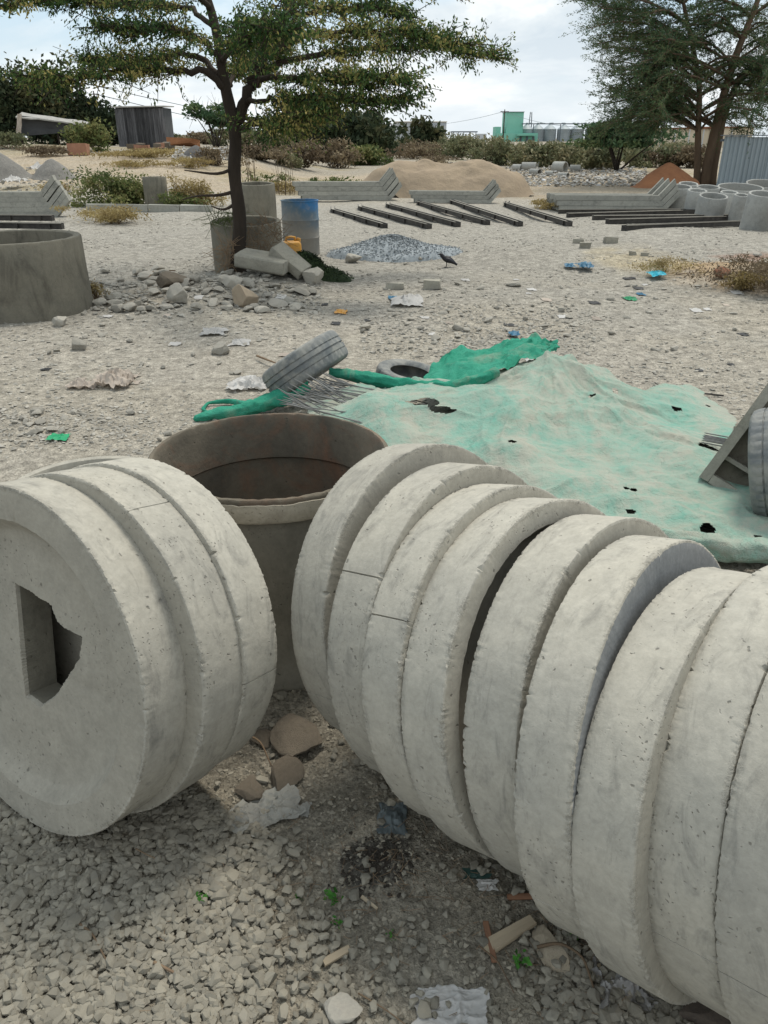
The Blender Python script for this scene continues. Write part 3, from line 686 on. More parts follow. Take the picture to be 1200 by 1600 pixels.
# ------------------------------------------------------------------ the two rows of concrete discs
def disc_thing(label, par, seed, group, recess=None, hole=None, seams=(), facemat=0, backhole=False):
    """a cast concrete disc: x, y of the foot of its back face, azimuth, lean, radius, thickness"""
    x, y, az, lean, r, t = par
    h = np.array([math.sin(az), -math.cos(az), 0]); up = np.array([0, 0, 1.])
    nrm = h * math.cos(lean) + up * math.sin(lean); u = -h * math.sin(lean) + up * math.cos(lean); w = np.cross(u, nrm)
    rr = np.random.default_rng(seed)
    ang = np.linspace(0, 2 * math.pi, 640, endpoint=False)
    for sa in seams: ang = np.concatenate([ang, [sa - 0.0045, sa, sa + 0.0045]])
    ang = np.unique(np.round(ang, 5)); N = len(ang)
    def cnoise(f, sd): return fbm(np.cos(ang) * f + 50, np.sin(ang) * f + 50, sd, 4) - 0.5
    chipf = np.clip(cnoise(30, seed) - 0.22, 0, 1) * 0.08 + np.abs(cnoise(110, seed + 1)) * 0.0045
    chipb = np.clip(cnoise(30, seed + 5) - 0.22, 0, 1) * 0.08 + np.abs(cnoise(110, seed + 6)) * 0.0045
    wob = cnoise(3, seed + 9) * 0.003
    rings = []; mi = []
    def ring(rho, z, m=0):
        rho = np.broadcast_to(rho, (N,)); z = np.broadcast_to(z, (N,))
        rings.append(np.stack([rho * np.cos(ang), rho * np.sin(ang), z], 1)); mi.append(m)
    inner_b = np.full(N, 0.02) if hole is None else hole(ang)
    ring(inner_b, 0.0)
    for f in (0.5, 0.85): ring(inner_b + (r - inner_b) * f, 0.0 + cnoise(5, seed + 11) * 0.003)
    ring(r - 0.022 - chipb * .3, 0.0); ring(r - 0.009 - chipb * .8, 0.0); ring(r - 0.0015 - chipb * .7 + wob, 0.001 + chipb * 0.3); ring(r + wob - chipb * 0.1, 0.004 + chipb * 0.8)
    ring(r + wob, 0.019 + chipb * .5)
    for f in np.linspace(0.25, 0.75, 7): ring(r + wob * (1 + f) + cnoise(9, seed + 20 + int(f * 3)) * 0.0018, t * f)
    ring(r + wob, t - 0.018 - chipf * .5)
    ring(r + wob - chipf * 0.1, t - 0.0035 - chipf * 0.8); ring(r - 0.0012 - chipf * .7 + wob, t - 0.001 - chipf * 0.3); ring(r - 0.006 - chipf * .8, t)
    fm = len(rings); ring(r - 0.022 - chipf * .3, t)
    if recess:
        rc, dp = recess
        ring((r - .012) * .5 + rc * .5, t + cnoise(8, seed + 31) * 0.003); ring(rc + 0.004 + cnoise(20, seed + 32) * 0.004, t - 0.001); ring(rc - 0.008, t - dp * 0.35); ring(rc - 0.022, t - dp * 0.85); ring(rc - 0.034, t - dp)
        r_in, zf = rc - 0.034, t - dp
    else:
        r_in, zf = r - 0.02, t
    inner_f = inner_b if hole is None else inner_b + 0.006
    for f in (0.75, 0.5, 0.25): ring(inner_f + (r_in - inner_f) * f, zf + cnoise(4, seed + 40) * 0.004)
    ring(inner_f, zf)
    if hole is not None:
        jag = cnoise(30, seed + 50) * 0.010
        rings[-1][:, :2] *= (1 + jag / np.maximum(inner_f, .02))[:, None]
        ring(inner_b + jag * .4, zf - 0.010); ring(inner_b, zf * 0.5)
    # seam groove across the outer surface
    R = np.stack(rings)
    crumb = (0.25 + .75 * sst(-.02, .10, cnoise(7, seed + 60)))[None, :, None]
    for sl in (slice(4, 7), slice(16, 19)): R[sl] += rr.normal(size=R[sl].shape) * .0009 * crumb
    for sa in seams:
        k = np.argmin(np.abs(ang - sa)); R[5:18, k, :2] *= 1 - 0.006 / r
    m = len(R); i = np.arange(N); j = (i + 1) % N
    mb = MB()
    V = R.reshape(-1, 3)
    Fs = []; 
    mb.V.append(V); mb.n = len(V); mb.A.append(np.full(len(V), rr.random()))
    for k in range(m if hole is not None else m - 1):
        k2 = (k + 1) % m; hw_ = hole is not None and k >= fm + (10 if recess else 5)  # hole walls take a darker concrete: their dimmer light is put into the colour
        mb.F.append(np.stack([k * N + i, k * N + j, k2 * N + j, k2 * N + i], 1)); mb.MI.append(np.full(N, 3 if hw_ else facemat if k >= fm - 1 else 0))
    if hole is None:
        for k, rev in ((0, True), (m - 1, False)):
            mb.V.append(np.array([[0, 0, R[k, 0, 2]]])); c = mb.n; mb.n += 1; mb.A.append(np.array([.5]))
            f = np.stack([np.full(N, c), k * N + (j if rev else i), k * N + (i if rev else j)], 1); mb.F.append(f); mb.MI.append(np.full(N, facemat if k else 0))
    Cb = np.array([x, y, r * math.cos(lean)])
    Cb[2] += gz1(x, y) - 0.006
    me = mb.mesh('concrete_disc', [M['disc'], M['disc_face'], M['disc_blue'], M['old']], 'auto')
    ed = np.zeros(mb.n); e_ = ed[:m * N].reshape(m, N); e_[4:7] = 1; e_[16:19] = 1
    ea = me.attributes.new('edge', 'FLOAT', 'POINT'); ea.data.foreach_set('value', ed.astype(np.float32))
    o = link('concrete_disc', me, mw=basis(w, u, nrm, Cb))
    return tag(o, label, 'concrete disc', group)

PAR = {'D3': [-0.6309, 1.7826, -0.5707, 0.2037, 0.4352, 0.1213], 'D2': [-0.7029, 1.6902, -0.5706, 0.2037, 0.44, 0.1288], 'D1': [-0.8146, 1.6155, -0.5706, 0.2037, 0.4408, 0.1244],
       'R1': [0.0665, 1.9019, 0.8348, 0.2481, 0.4325, 0.1241], 'R2': [0.1544, 1.7632, 0.8617, 0.2018, 0.4307, 0.1234], 'R3': [0.2509, 1.6388, 0.8287, 0.2558, 0.4299, 0.1119],
       'R4': [0.3418, 1.5527, 0.8144, 0.2763, 0.4309, 0.1171], 'R5': [0.452, 1.4708, 0.84, 0.2492, 0.4271, 0.1274], 'R6': [0.5267, 1.3396, 0.8627, 0.226, 0.4322, 0.1151],
       'R7': [0.6316, 1.2321, 0.7866, 0.2293, 0.4235, 0.1201], 'R8': [0.7616, 1.1916, 0.7745, 0.2314, 0.4394, 0.1184], 'R9': [0.8587, 1.1001, 0.754, 0.2494, 0.4592, 0.1259]}
def local_on(par, dp, pix):
    """photo pixels read off on a disc's recessed face, in the disc's own axes"""
    x, y, az, lean, r, t = par
    h = np.array([math.sin(az), -math.cos(az), 0]); up = np.array([0, 0, 1.])
    nn = h * math.cos(lean) + up * math.sin(lean); u = -h * math.sin(lean) + up * math.cos(lean); w = np.cross(u, nn)
    C = np.array([x, y, r * math.cos(lean)]) + nn * (t - dp); E0 = np.array([0, 0, EYE]); out = []
    for px, py in pix:
        d = np.array([(px - 600) / FP, CP - (py - 800) / FP * SP, -SP - (py - 800) / FP * CP])
        q = E0 + d * ((C - E0) @ nn) / (d @ nn) - C
        out.append((q @ w, q @ u))
    return np.array(out)
HOLE = local_on(PAR['D1'], 0.035, [(24, 912), (44, 924), (79, 947), (87, 972), (104, 984), (126, 994), (121, 1028), (100, 1060), (83, 1086), (62, 1100), (40, 1084), (32, 1000)])
def hole_fn(ang):
    # star-shaped outline about the disc's own centre is not possible, so the outline is kept as offsets
    p = np.concatenate([HOLE, HOLE[:1]]); out = np.full(len(ang), 9.0)
    for k, a in enumerate(ang):
        d = np.array([math.cos(a), math.sin(a)])
        best = 0.0
        for q0, q1 in zip(p[:-1], p[1:]):
            e = q1 - q0; den = d[0] * e[1] - d[1] * e[0]
            if abs(den) < 1e-9: continue
            t = (q0[0] * e[1] - q0[1] * e[0]) / den; s = (q0[0] * d[1] - q0[1] * d[0]) / den
            if 0 <= s <= 1 and t > 0: best = max(best, t)
        out[k] = max(best, 0.02)
    return out
print('HOLE', np.round(HOLE, 3).tolist())
print('RECESS', np.round(np.hypot(*local_on(PAR['D1'], 0.0, [(0, 795), (25, 799), (67, 824), (108, 859), (0, 1208), (50, 1250), (104, 1267), (137, 1258)]).T), 3).tolist())
GL, GR = 'concrete discs in the left row', 'concrete discs in the right row'
disc_thing('front disc of the left row, with recessed face and a broken diamond hole', PAR['D1'], 11, GL, (0.355, 0.035), hole_fn, (), 1)
disc_thing('second disc of the left row, with dark scuffs on its rim', PAR['D2'], 23, GL, (0.345, 0.085), None, (1.15,), 1)
disc_thing('rearmost upright disc of the left row, next to the round tank', PAR['D3'], 37, GL, None, None, (0.0,), 1)
RL = {'R1': ('farthest disc of the right row, leaning towards the round tank', None, (3.35,)), 'R2': ('second disc from the tank in the right row, mould seam high on its side', None, (2.42,)),
      'R3': ('third disc from the tank in the right row, with the sharpest mould seam', None, (2.5,)), 'R4': ('fourth disc from the tank, with a dark gap behind its recessed face', (0.375, 0.05), (3.3,)),
      'R5': ('fifth disc from the tank, just past the wide dark gap', None, (3.9,)), 'R6': ('sixth disc from the tank, with a smooth blue-grey face', None, (3.45,)),
      'R7': ('third disc from the near end of the right row, its side full of small pits', None, ()), 'R8': ('second disc from the near end of the right row, with dark scuffs', None, (3.25,)),
      'R9': ('nearest disc of the right row, cut by the picture edge', None, (3.2,))}
for i, (k, (lab, rec, seams)) in enumerate(RL.items()):
    disc_thing(lab, PAR[k], 60 + 13 * i, GR, rec, None, seams, 2 if k == 'R6' else 1)
# the ring behind the left row, only its top showing
def ring_thing(label, px0, px1, pytop, D, r, wall, t):
    pass

# ------------------------------------------------------------------ round tank behind the rows
tank = thing('concrete_tank', 'large round concrete tank with dark stained inside, behind the discs', 'concrete tank', (-0.371, 2.345, gz1(-0.371, 2.345) - 0.004))
TR, TH = 0.394, 0.686
N_ = 128
a_ = np.linspace(0, 2 * np.pi, N_, endpoint=False)
edge = lambda s, k: np.abs(fbm(np.cos(a_) * 12 + 9, np.sin(a_) * 12 + 9, s, 3) - 0.5) * k
rim_e = edge(5, 0.016); rim_o = edge(6, 0.012)
mb = MB()
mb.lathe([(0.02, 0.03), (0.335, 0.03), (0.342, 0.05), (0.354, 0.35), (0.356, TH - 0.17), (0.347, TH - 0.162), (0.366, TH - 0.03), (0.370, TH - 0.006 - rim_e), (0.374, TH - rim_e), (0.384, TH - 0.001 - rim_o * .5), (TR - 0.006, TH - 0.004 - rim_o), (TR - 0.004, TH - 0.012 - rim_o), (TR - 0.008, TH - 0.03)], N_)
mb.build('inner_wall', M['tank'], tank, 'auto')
mb = MB(); mb.lathe([(TR - 0.0085, TH - 0.0305), (0.376, TH - 0.09), (0.374, 0.4), (0.376, 0.2), (0.378, 0.0), (0.02, 0.0)], N_)
mb.build('outer_wall', M['tank_out'], tank, 'auto')
mb = MB()
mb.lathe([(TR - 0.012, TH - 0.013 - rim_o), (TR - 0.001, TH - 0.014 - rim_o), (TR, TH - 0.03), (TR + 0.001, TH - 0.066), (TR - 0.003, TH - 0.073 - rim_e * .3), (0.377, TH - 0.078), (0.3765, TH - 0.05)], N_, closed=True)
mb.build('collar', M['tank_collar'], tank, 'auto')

# small ring lying against the back of the left row
rg = thing('concrete_ring', 'thin pale ring whose top rim peeks out behind the left row', 'concrete ring', (-1.20, 2.86, gz1(-1.20, 2.86)))
mb = MB(); tr_ = 0.345
mb.lathe([(tr_ - 0.055, 0.0), (tr_ - 0.05, 0.30), (tr_ - 0.04, 0.325), (tr_ - 0.02, 0.33), (tr_, 0.315), (tr_ + 0.004, 0.28), (tr_ + 0.004, 0.0)], 96, closed=True)
mb.build('wall', M['disc'], rg, 'auto')

# ------------------------------------------------------------------ tyres
def tyre_mb(R=0.29, W=0.17, n=120):
    prof = [(0.60, -0.34), (0.64, -0.42), (0.78, -0.50), (0.90, -0.49), (0.965, -0.43), (0.985, -0.36), (1.0, -0.24), (1.0, -0.21), (0.972, -0.205), (0.972, -0.175), (1.0, -0.17), (1.004, -0.03), (0.974, -0.025), (0.974, 0.025), (1.004, 0.03), (1.0, 0.17), (0.972, 0.175), (0.972, 0.205), (1.0, 0.21), (1.0, 0.24), (0.985, 0.36), (0.965, 0.43), (0.90, 0.49), (0.78, 0.50), (0.64, 0.42), (0.60, 0.34), (0.66, 0.30), (0.86, 0.36), (0.93, 0.2), (0.94, 0.0), (0.93, -0.2), (0.86, -0.36), (0.66, -0.30)]
    a = np.arange(n); jit = []
    for k, (r, z) in enumerate(prof):
        j = np.zeros(n)
        if r > 0.98 and abs(z) > 0.1: j[(a + (1 if z > 0 else 0)) % 3 == 0] = -0.020 * R
        jit.append(j)
    m = MB(); m.lathe([(r * R, z * W) for r, z in prof], n, jit=jit, closed=True)
    return m
def tyre(label, loc, axis, R=0.29, W=0.17):
    z = Vector(axis).normalized(); x = z.orthogonal().normalized(); y = z.cross(x)
    o = tyre_mb(R, W).build('tyre', M['rubber'], smooth='auto', mw=basis(x, y, z, loc))
    return tag(o, label, 'tyre', 'old tyres')
p = at(478, 622)
p = onz(477, 571, .235)
tyre('old tyre tilted up on its edge beside the bundle of steel rods', p, (-0.53, 0.22, 0.80), 0.295, 0.205)
p = onz(640, 590, 0.06)
tyre('old tyre lying flat behind the folded green net', (p.x, p.y + 0.02, p.z - 0.01), (0.16, -0.05, 0.98), 0.245, 0.13)

# ------------------------------------------------------------------ net over a low pile
NB = [(470, 640, .05), (500, 622, .13), (560, 603, .17), (640, 608, .16), (720, 598, .20), (790, 572, .28), (862, 549, .33), (930, 582, .20), (1000, 611, .08), (1075, 603, .03), (1110, 622, .02), (1150, 655, .02), (1145, 690, .03), (1240, 760, .04), (1330, 860, .04), (1210, 880, .04), (1120, 868, .05), (1040, 845, .06), (900, 850, .05), (760, 820, .05), (660, 770, .05), (560, 720, .06), (480, 680, .05)]
NI = [(862, 560, .34), (840, 585, .30), (700, 625, .22), (580, 625, .23), (800, 630, .25), (930, 640, .17), (1000, 700, .12), (800, 700, .17), (700, 665, .18), (620, 660, .19), (1100, 800, .09), (900, 740, .13), (900, 800, .07), (760, 745, .08), (640, 712, .10), (560, 690, .12), (1050, 760, .10), (1000, 650, .10), (1080, 660, .06), (1150, 760, .08), (520, 650, .16), (750, 610, .26)]
nbw = [onz(*q) for q in NB]; niw = [onz(*q) for q in NI]
poly = [(q.x, q.y) for q in nbw]
ctl = np.array([(q.x, q.y, q.z) for q in nbw + niw])
st = 0.0085
x0, x1 = min(p[0] for p in poly), max(p[0] for p in poly); y0, y1 = min(p[1] for p in poly), max(p[1] for p in poly)
ax, ay = np.arange(x0 - .03, x1 + .03, st), np.arange(y0 - .03, y1 + .03, st)
AX, AY = np.meshgrid(ax, ay); fx, fy = AX.ravel(), AY.ravel()
d2 = (fx[:, None] - ctl[None, :, 0]) ** 2 + (fy[:, None] - ctl[None, :, 1]) ** 2 + 0.012
wt = d2 ** -1.6
fz = (wt * ctl[None, :, 2]).sum(1) / wt.sum(1)
def ridged(x, y, s, o=4):
    v = 0; a = 1; t = 0
    for k in range(o): v = v + a * (1 - np.abs(2 * vnoise(x * 2 ** k + 3.7 * k, y * 2 ** k + 1.3 * k, s + k) - 1)); t += a; a *= .55
    return v / t
wx = fx + 0.25 * fy + 0.12 * fbm(fx * 3, fy * 3, 90, 2); wy = fy - 0.2 * fx
env = np.clip(fz / 0.10, 0.25, 1)
fz = fz + env * ((ridged(wx * 1.7, wy * 3.2, 70, 3) - 0.55) * 0.06 + (fbm(fx * 3.0, fy * 3.0, 75, 2) - .5) * 0.07 + (ridged(wx * 8, wy * 12, 80, 3) - .55) * 0.007)
# long sharp folds where the cloth is pulled tight
rf = np.random.default_rng(5); fold = np.zeros(len(fx)); q0x, q0y = onz(862, 560, .34).x, onz(862, 560, .34).y
for k in range(70):
    ccx, ccy = rf.uniform(x0, x1), rf.uniform(y0, y1)
    if k < 18: ccx, ccy = q0x + rf.normal() * .35, q0y - abs(rf.normal()) * .5
    base_a = math.atan2(ccy - q0y, ccx - q0x) if k < 40 else rf.normal() * .5 + .2
    fa = base_a + rf.normal() * .25; L_ = rf.uniform(.12, .5); wdt = rf.uniform(.010, .030)
    du = (fx - ccx) * math.cos(fa) + (fy - ccy) * math.sin(fa); dv = -(fx - ccx) * math.sin(fa) + (fy - ccy) * math.cos(fa)
    dv = dv + .05 * np.sin(du * rf.uniform(3, 9) + k) + (fbm(fx * 7, fy * 7, 200 + k, 2) - .5) * .03
    fold = fold + rf.choice([1, 1, 1, -.7]) * rf.uniform(.008, .026) * np.exp(-np.abs(dv) / wdt) * np.exp(-(du / L_) ** 4)
fz = fz + env * fold
pk = onz(862, 560, .34); pr_ = np.hypot(fx - pk.x, fy - pk.y); pth = np.arctan2(fy - pk.y, fx - pk.x)
fz = fz + env * (ridged(pth * 4.5 + 20, pr_ * .9, 61, 2) - .6) * .05 * np.exp(-pr_ / 1.3) * sst(.05, .3, pr_)
fz = np.maximum(fz, 0.004) + ground_z(fx, fy) + 0.006
# keep clear of the discs that stand in front
edge_n = (fbm(fx * 6, fy * 6, 95, 3) - .5) * 0.12
inside = in_poly(fx + edge_n, fy + edge_n * .7, poly).reshape(AX.shape)
TEARS = [(658, 626, .075, .022, .22), (692, 638, .07, .014, .30), (1058, 638, .022, .012, 0), (962, 612, .013, .009, .2), (1106, 634, .008, .008, 0), (756, 828 - 100, .012, .006, .1), (800, 690, .016, .006, .3), (1108, 704, .05, .02, .1), (978, 762, .008, .008, .2), (990, 764, .009, .010, .3), (1105, 826, .022, .014, -.1), (1186, 840, .014, .012, 0), (985, 800, .014, .008, 0), (925, 617, .016, .006, -.4)]
hole = np.zeros(len(fx), bool)
fzr = fz
pxn, pyn = to_px(fx, fy, fzr)
for tx, ty, ra, rb, ro in TEARS:
    k = np.argmin((pxn - tx) ** 2 + (pyn - ty) ** 2); dx_, dy_ = fx - fx[k], fy - fy[k]
    u_, v_ = dx_ * math.cos(ro) - dy_ * math.sin(ro), dx_ * math.sin(ro) + dy_ * math.cos(ro)
    hole |= (u_ / (ra * 1.15)) ** 2 + (v_ / (rb * 1.6)) ** 2 + (fbm(fx * 40, fy * 40, 7, 3) - .5) * 1.5 < 1
ok = inside & ~hole.reshape(AX.shape)
ii = np.arange(AX.size).reshape(AX.shape)
q = ok[:-1, :-1] & ok[1:, :-1] & ok[:-1, 1:] & ok[1:, 1:]
F = np.stack([ii[:-1, :-1][q], ii[:-1, 1:][q], ii[1:, 1:][q], ii[1:, :-1][q]], 1)
used, inv = np.unique(F, return_inverse=True)
mb = MB(); mb.add(np.stack([fx, fy, fz], 1)[used], inv.reshape(F.shape), rnd=.5)
tag(mb.build('shade_net', M['net'], smooth=True), 'dusty pale green shade net spread over a low pile behind the discs', 'net')
# dark pile of rods under the net, seen through the tears
mb = MB()
for _ in range(60):
    k = random.choice(np.where(inside.ravel())[0]); a = random.uniform(-.5, .5); L = random.uniform(.1, .22)
    zt = ground_z(fx[k], fy[k]) + 0.02
    mb.tube([(fx[k] - L * math.cos(a), fy[k] - L * math.sin(a), float(zt)), (fx[k] + L * math.cos(a), fy[k] + L * math.sin(a), float(zt))], 0.006, 5)
tag(mb.build('scrap_rods', M['steel_black'], smooth=True), 'dark scrap rods lying under the shade net', 'scrap', kind='stuff')

def sheet(name, A, B, nu, nv, mat, amp=0.02, fr=9, bulge=0.0, seed=0, parent=None, thick=0.0, closedfold=0.0):
    """a crumpled sheet spanned between two polylines"""
    def res(P, n):
        P = np.array(P, float); s = np.concatenate([[0], np.cumsum(np.linalg.norm(np.diff(P, axis=0), axis=1))]); t = np.linspace(0, s[-1], n)
        return np.stack([np.interp(t, s, P[:, k]) for k in range(3)], 1)
    a, b = res(A, nu), res(B, nu); t = np.linspace(0, 1, nv)[:, None, None]
    V = a[None] * (1 - t) + b[None] * t
    U, T = np.meshgrid(np.linspace(0, 1, nu), np.linspace(0, 1, nv)); L = np.linalg.norm(np.diff(a, axis=0), axis=1).sum(); Wd = np.linalg.norm(a - b, axis=1).mean()
    V[..., 2] += np.sin(T * np.pi) * bulge
    u_, v_ = U * L, T * Wd
    for k, kk in ((0, .6), (1, .8), (2, 1.0)):
        V[..., k] += kk * amp * (2 * fbm(u_ * fr + 7 * k, v_ * fr, seed + 3 * k, 3) - 1) + kk * amp * .7 * (ridged(u_ * fr * .8 + v_ * fr * .4, v_ * fr * 1.4, seed + 40 + k, 3) - .55)
    jx = (fbm(np.linspace(0, 1, nu) * L * 20, np.zeros(nu), seed + 9, 3) - .5) * amp
    V[0, :, 1] += jx; V[-1, :, 1] -= jx
    idx = np.arange(nu * nv).reshape(nv, nu)
    mb = MB(); mb.add(V.reshape(-1, 3), np.stack([idx[:-1, :-1].ravel(), idx[:-1, 1:].ravel(), idx[1:, 1:].ravel(), idx[1:, :-1].ravel()], 1))
    return mb.build(name, mat, parent, True)
# clean green net folded along the far edge
gn = thing('green_net', 'bright green net folded and bunched along the far edge of the dusty net', 'net', (0, 0, 0))
def Z(px, py, z): return tuple(onz(px, py, z))
sheet('flap', [Z(650, 606, .17), Z(695, 606, .19), Z(730, 600, .22), Z(785, 577, .29), Z(835, 556, .33), Z(872, 549, .32)], [Z(688, 566, .16), Z(700, 556, .20), Z(722, 541, .24), Z(766, 543, .26), Z(830, 523, .33), Z(866, 541, .31)], 110, 44, M['net_green'], .042, 9, .02, 3, gn)
def bunch(path, R, seed, mat, parent, name='fold', n=20):
    P = np.array(path, float); s = np.concatenate([[0], np.cumsum(np.linalg.norm(np.diff(P, axis=0), axis=1))]); t = np.linspace(0, s[-1], max(20, int(s[-1] / .012)))
    Q = np.stack([np.interp(t, s, P[:, k]) for k in range(3)], 1)
    for _ in range(3): Q[1:-1] = (Q[:-2] + 2 * Q[1:-1] + Q[2:]) / 4
    m = MB(); m.tube(Q, 1.0, n, cap=False); V = m.V[0].reshape(len(Q), n, 3)
    d = V - Q[:, None]; th = np.arange(n)[None] / n * 6.28 + 0 * t[:, None]; tt = t[:, None] + 0 * th
    rr = np.interp(t, s, np.broadcast_to(R, len(P)))[:, None] * (0.72 + 0.75 * (ridged(tt * 5 + np.cos(th) * .6, np.sin(th) * .9 + th * .9 + tt * 3, seed, 3) - .3) + .5 * (fbm(tt * 14, np.cos(th) * 2 + 5, seed + 5, 3) - .5))
    rr[0] *= .3; rr[-1] *= .3
    m.V[0] = (Q[:, None] + d * rr[..., None]).reshape(-1, 3)
    return m.build(name, mat, parent, True)
bunch([Z(515, 582, .20), Z(572, 590, .20), Z(613, 599, .19), Z(655, 606, .18), Z(697, 606, .20), Z(730, 600, .23), Z(780, 580, .29)], [.035, .04, .042, .045, .045, .04, .03], 31, M['net_green'], gn)
bunch([Z(302, 655, .02), Z(342, 647, .035), Z(401, 637, .05), Z(440, 622, .09), Z(478, 602, .12)], [.02, .04, .055, .06, .05], 37, M['net_green'], gn)
bunch([Z(402, 637, .05), Z(360, 627, .03), Z(325, 630, .02), Z(316, 640, .015), Z(330, 648, .015)], [.03, .016, .012, .012, .012], 41, M['net_green'], gn, n=10)
rl = bunch([Z(1030, 838, .08), Z(1075, 846, .085), Z(1120, 856, .09), Z(1165, 862, .10), Z(1215, 864, .10), Z(1280, 868, .09)], [.03, .045, .05, .055, .05, .03], 51, M['net'], None, 'net_roll')
tag(rl, 'rolled near edge of the dusty net beside the nearest discs', 'net')

# bundle of thin steel rods poking out of the net
rod = MB(); rod.tube([(0, 0, -0.30), (0, 0, 0.26), (0, 0, 0.30)], [0.0034, 0.0034, 0.0012], 6)
rod_me = rod.mesh('steel_rod', M['rod'], True)
for k in range(80):
    t = random.random(); base = onz(488 + 82 * t + random.uniform(-8, 8), 640 - 40 * t + random.uniform(-4, 8), 0.09 + 0.11 * random.random())
    tip_d = Vector((-0.9 + random.gauss(0, .06), .22 + random.gauss(0, .12), (.16 if k % 3 else .42) + random.gauss(0, .07))).normalized()
    o = link('steel_rod', rod_me); o.location = base + tip_d * random.uniform(-.16, -.02)
    o.rotation_euler = tip_d.to_track_quat('Z', 'Y').to_euler()
    tag(o, 'thin grey steel rod in the bundle sticking out from under the net', 'steel rod', 'steel rods under the net')
for k in range(9):
    b = onz(1104 + 2 * k, 703 - 2.2 * (k % 4), 0.10); o = link('steel_rod', rod_me); o.scale = (1, 1, .3); o.location = b + Vector((0.06, .012 * k, .025)); o.rotation_euler = Vector((-.8, .25, .08)).to_track_quat('Z', 'Y').to_euler()
    tag(o, 'dark steel rod end showing beside the tilted concrete tray', 'steel rod', 'rods beside the concrete tray')

# tilted concrete tray and tyre at the picture's edge
Q0 = onz(1094, 742, 0.085)
e1 = Vector((0.48, 0.06, 0.875)).normalized(); e2 = Vector((0.90, -0.42, 0.0)); e2 = (e2 - e1 * e2.dot(e1)).normalized(); e3 = e1.cross(e2)
if e3.y > 0: e3 = -e3
tray = thing('concrete_tray', 'concrete tray standing on its corner with ribs inside, beside the net', 'concrete tray', (0, 0, 0))
tray.matrix_world = basis(e1, e2, e3, Q0)
MB().box((0.40, 0.30, 0.018), (0.80, 0.60, 0.036), jit=.002).build('panel', M['old'], tray)
for c_, sz in (((0.40, 0.022, 0.078), (0.80, 0.044, 0.084)), ((0.022, 0.322, 0.078), (0.044, 0.55, 0.084)), ((0.778, 0.322, 0.078), (0.044, 0.55, 0.084))):
    MB().box(c_, sz, jit=.002).build('rim', M['block'], tray)
for d in (0.14, 0.40):
    MB().box((d, 0.32, 0.058), (0.022, 0.55, 0.04), jit=.001).build('rib', M['block'], tray)
p = pt(1216, 726, 3.22)
tyre('worn tyre leaning in the concrete tray at the right edge', p, (0.84, -0.46, 0.25), 0.26, 0.20)

# ------------------------------------------------------------------ concrete rings and pipes in the yard
def ring_obj(name, label, cat, x, y, r, h, wall, mat, group=None, taper=0.0, tilt=0.0, seed=0):
    t = thing(name, label, cat, (x, y, gz1(x, y) - 0.02 - r * math.sin(tilt) * .6), 0, group); t.rotation_euler = (tilt, 0, 0)
    n = 72; a = np.linspace(0, 2 * np.pi, n, endpoint=False)
    e = np.abs(fbm(np.cos(a) * 6 + 5, np.sin(a) * 6 + 5, seed + 3, 3) - .5) * 0.04
    m = MB()
    m.lathe([(r - wall + taper, 0), (r - wall, h * .5), (r - wall, h - 0.012), (r - wall + .012, h - e * .5), (r - .014, h - e * .4), (r - 0.002 - e * .3, h - .014 - e * .6), (r, h * .6), (r + taper * .6, h * .3), (r + taper, 0)], n, closed=True)
    m.build('wall', mat, t, 'auto')
    return t
p = onz(10, 510)
ring_obj('concrete_ring', 'big weathered concrete ring standing at the left edge of the yard', 'concrete ring', -3.73, 8.02, 0.70, 0.745, 0.08, M['old'], taper=0.012, seed=1)
ring_obj('concrete_ring', 'stained concrete ring standing right behind the acacia trunk', 'concrete ring', *((pt(391, 432, 10.62).x), 10.62), 0.455, 0.68, 0.06, M['old'], tilt=.07, seed=2)
p = at(404, 345)
ring_obj('concrete_ring', 'smaller square-looking old ring behind the one at the acacia', 'concrete ring', p.x, p.y, 29 * mpp(p), 0.78, 0.07, M['old'], tilt=.06, seed=3)
p = at(246, 322)
ring_obj('concrete_pipe', 'lone grey concrete pipe standing by the weeds and kerb', 'concrete pipe', p.x, p.y, 18 * mpp(p), 1.6 - p.y * math.tan(ray_ang(276)) - p.z + .02, 0.06, M['old'], seed=4)
PIPES = [(1054, 38, 330, 293), (1069, 30, 318, 288), (1100, 36, 322, 294), (1082, 30, 334, 300), (1106, 44, 343, 307), (1131, 28, 337, 303), (1148, 24, 347, 307), (1178, 46, 360, 304), (1222, 40, 366, 306), (1150, 70, 322, 293), (1190, 60, 312, 289), (1225, 44, 340, 292)]
PL = ['grey concrete pipe at the left end of the standing pipes', 'pale pipe peeking over the leftmost standing pipe', 'wide mouthed pipe in the back row below the tree trunks', 'pipe standing just right of the black moulds and posts', 'broad pipe in the front row with a blank grey side', 'pipe half hidden between the two broad front pipes', 'narrow looking pipe left of the biggest front pipe', 'biggest standing pipe of the front row', 'pipe cut by the right edge of the picture', 'wide low ring in the back row in front of the metal fence', 'flat topped ring farthest back by the metal fence', 'back row pipe at the right edge of the picture']
for i, (cx_, w_, by, ty) in enumerate(PIPES):
    p = at(cx_, by); r_ = w_ / 2 * mpp(p); yc = p.y + r_
    zt = EYE - yc * math.tan(ray_ang(ty)); z0 = gz1(p.x, yc)
    ring_obj('concrete_pipe', PL[i], 'concrete pipe', p.x * yc / p.y, yc, r_, max(zt - z0, 0.4) + .09, 0.05, M['pipe'], 'concrete pipes standing by the metal fence', tilt=random.uniform(.13, .19), seed=20 + i)

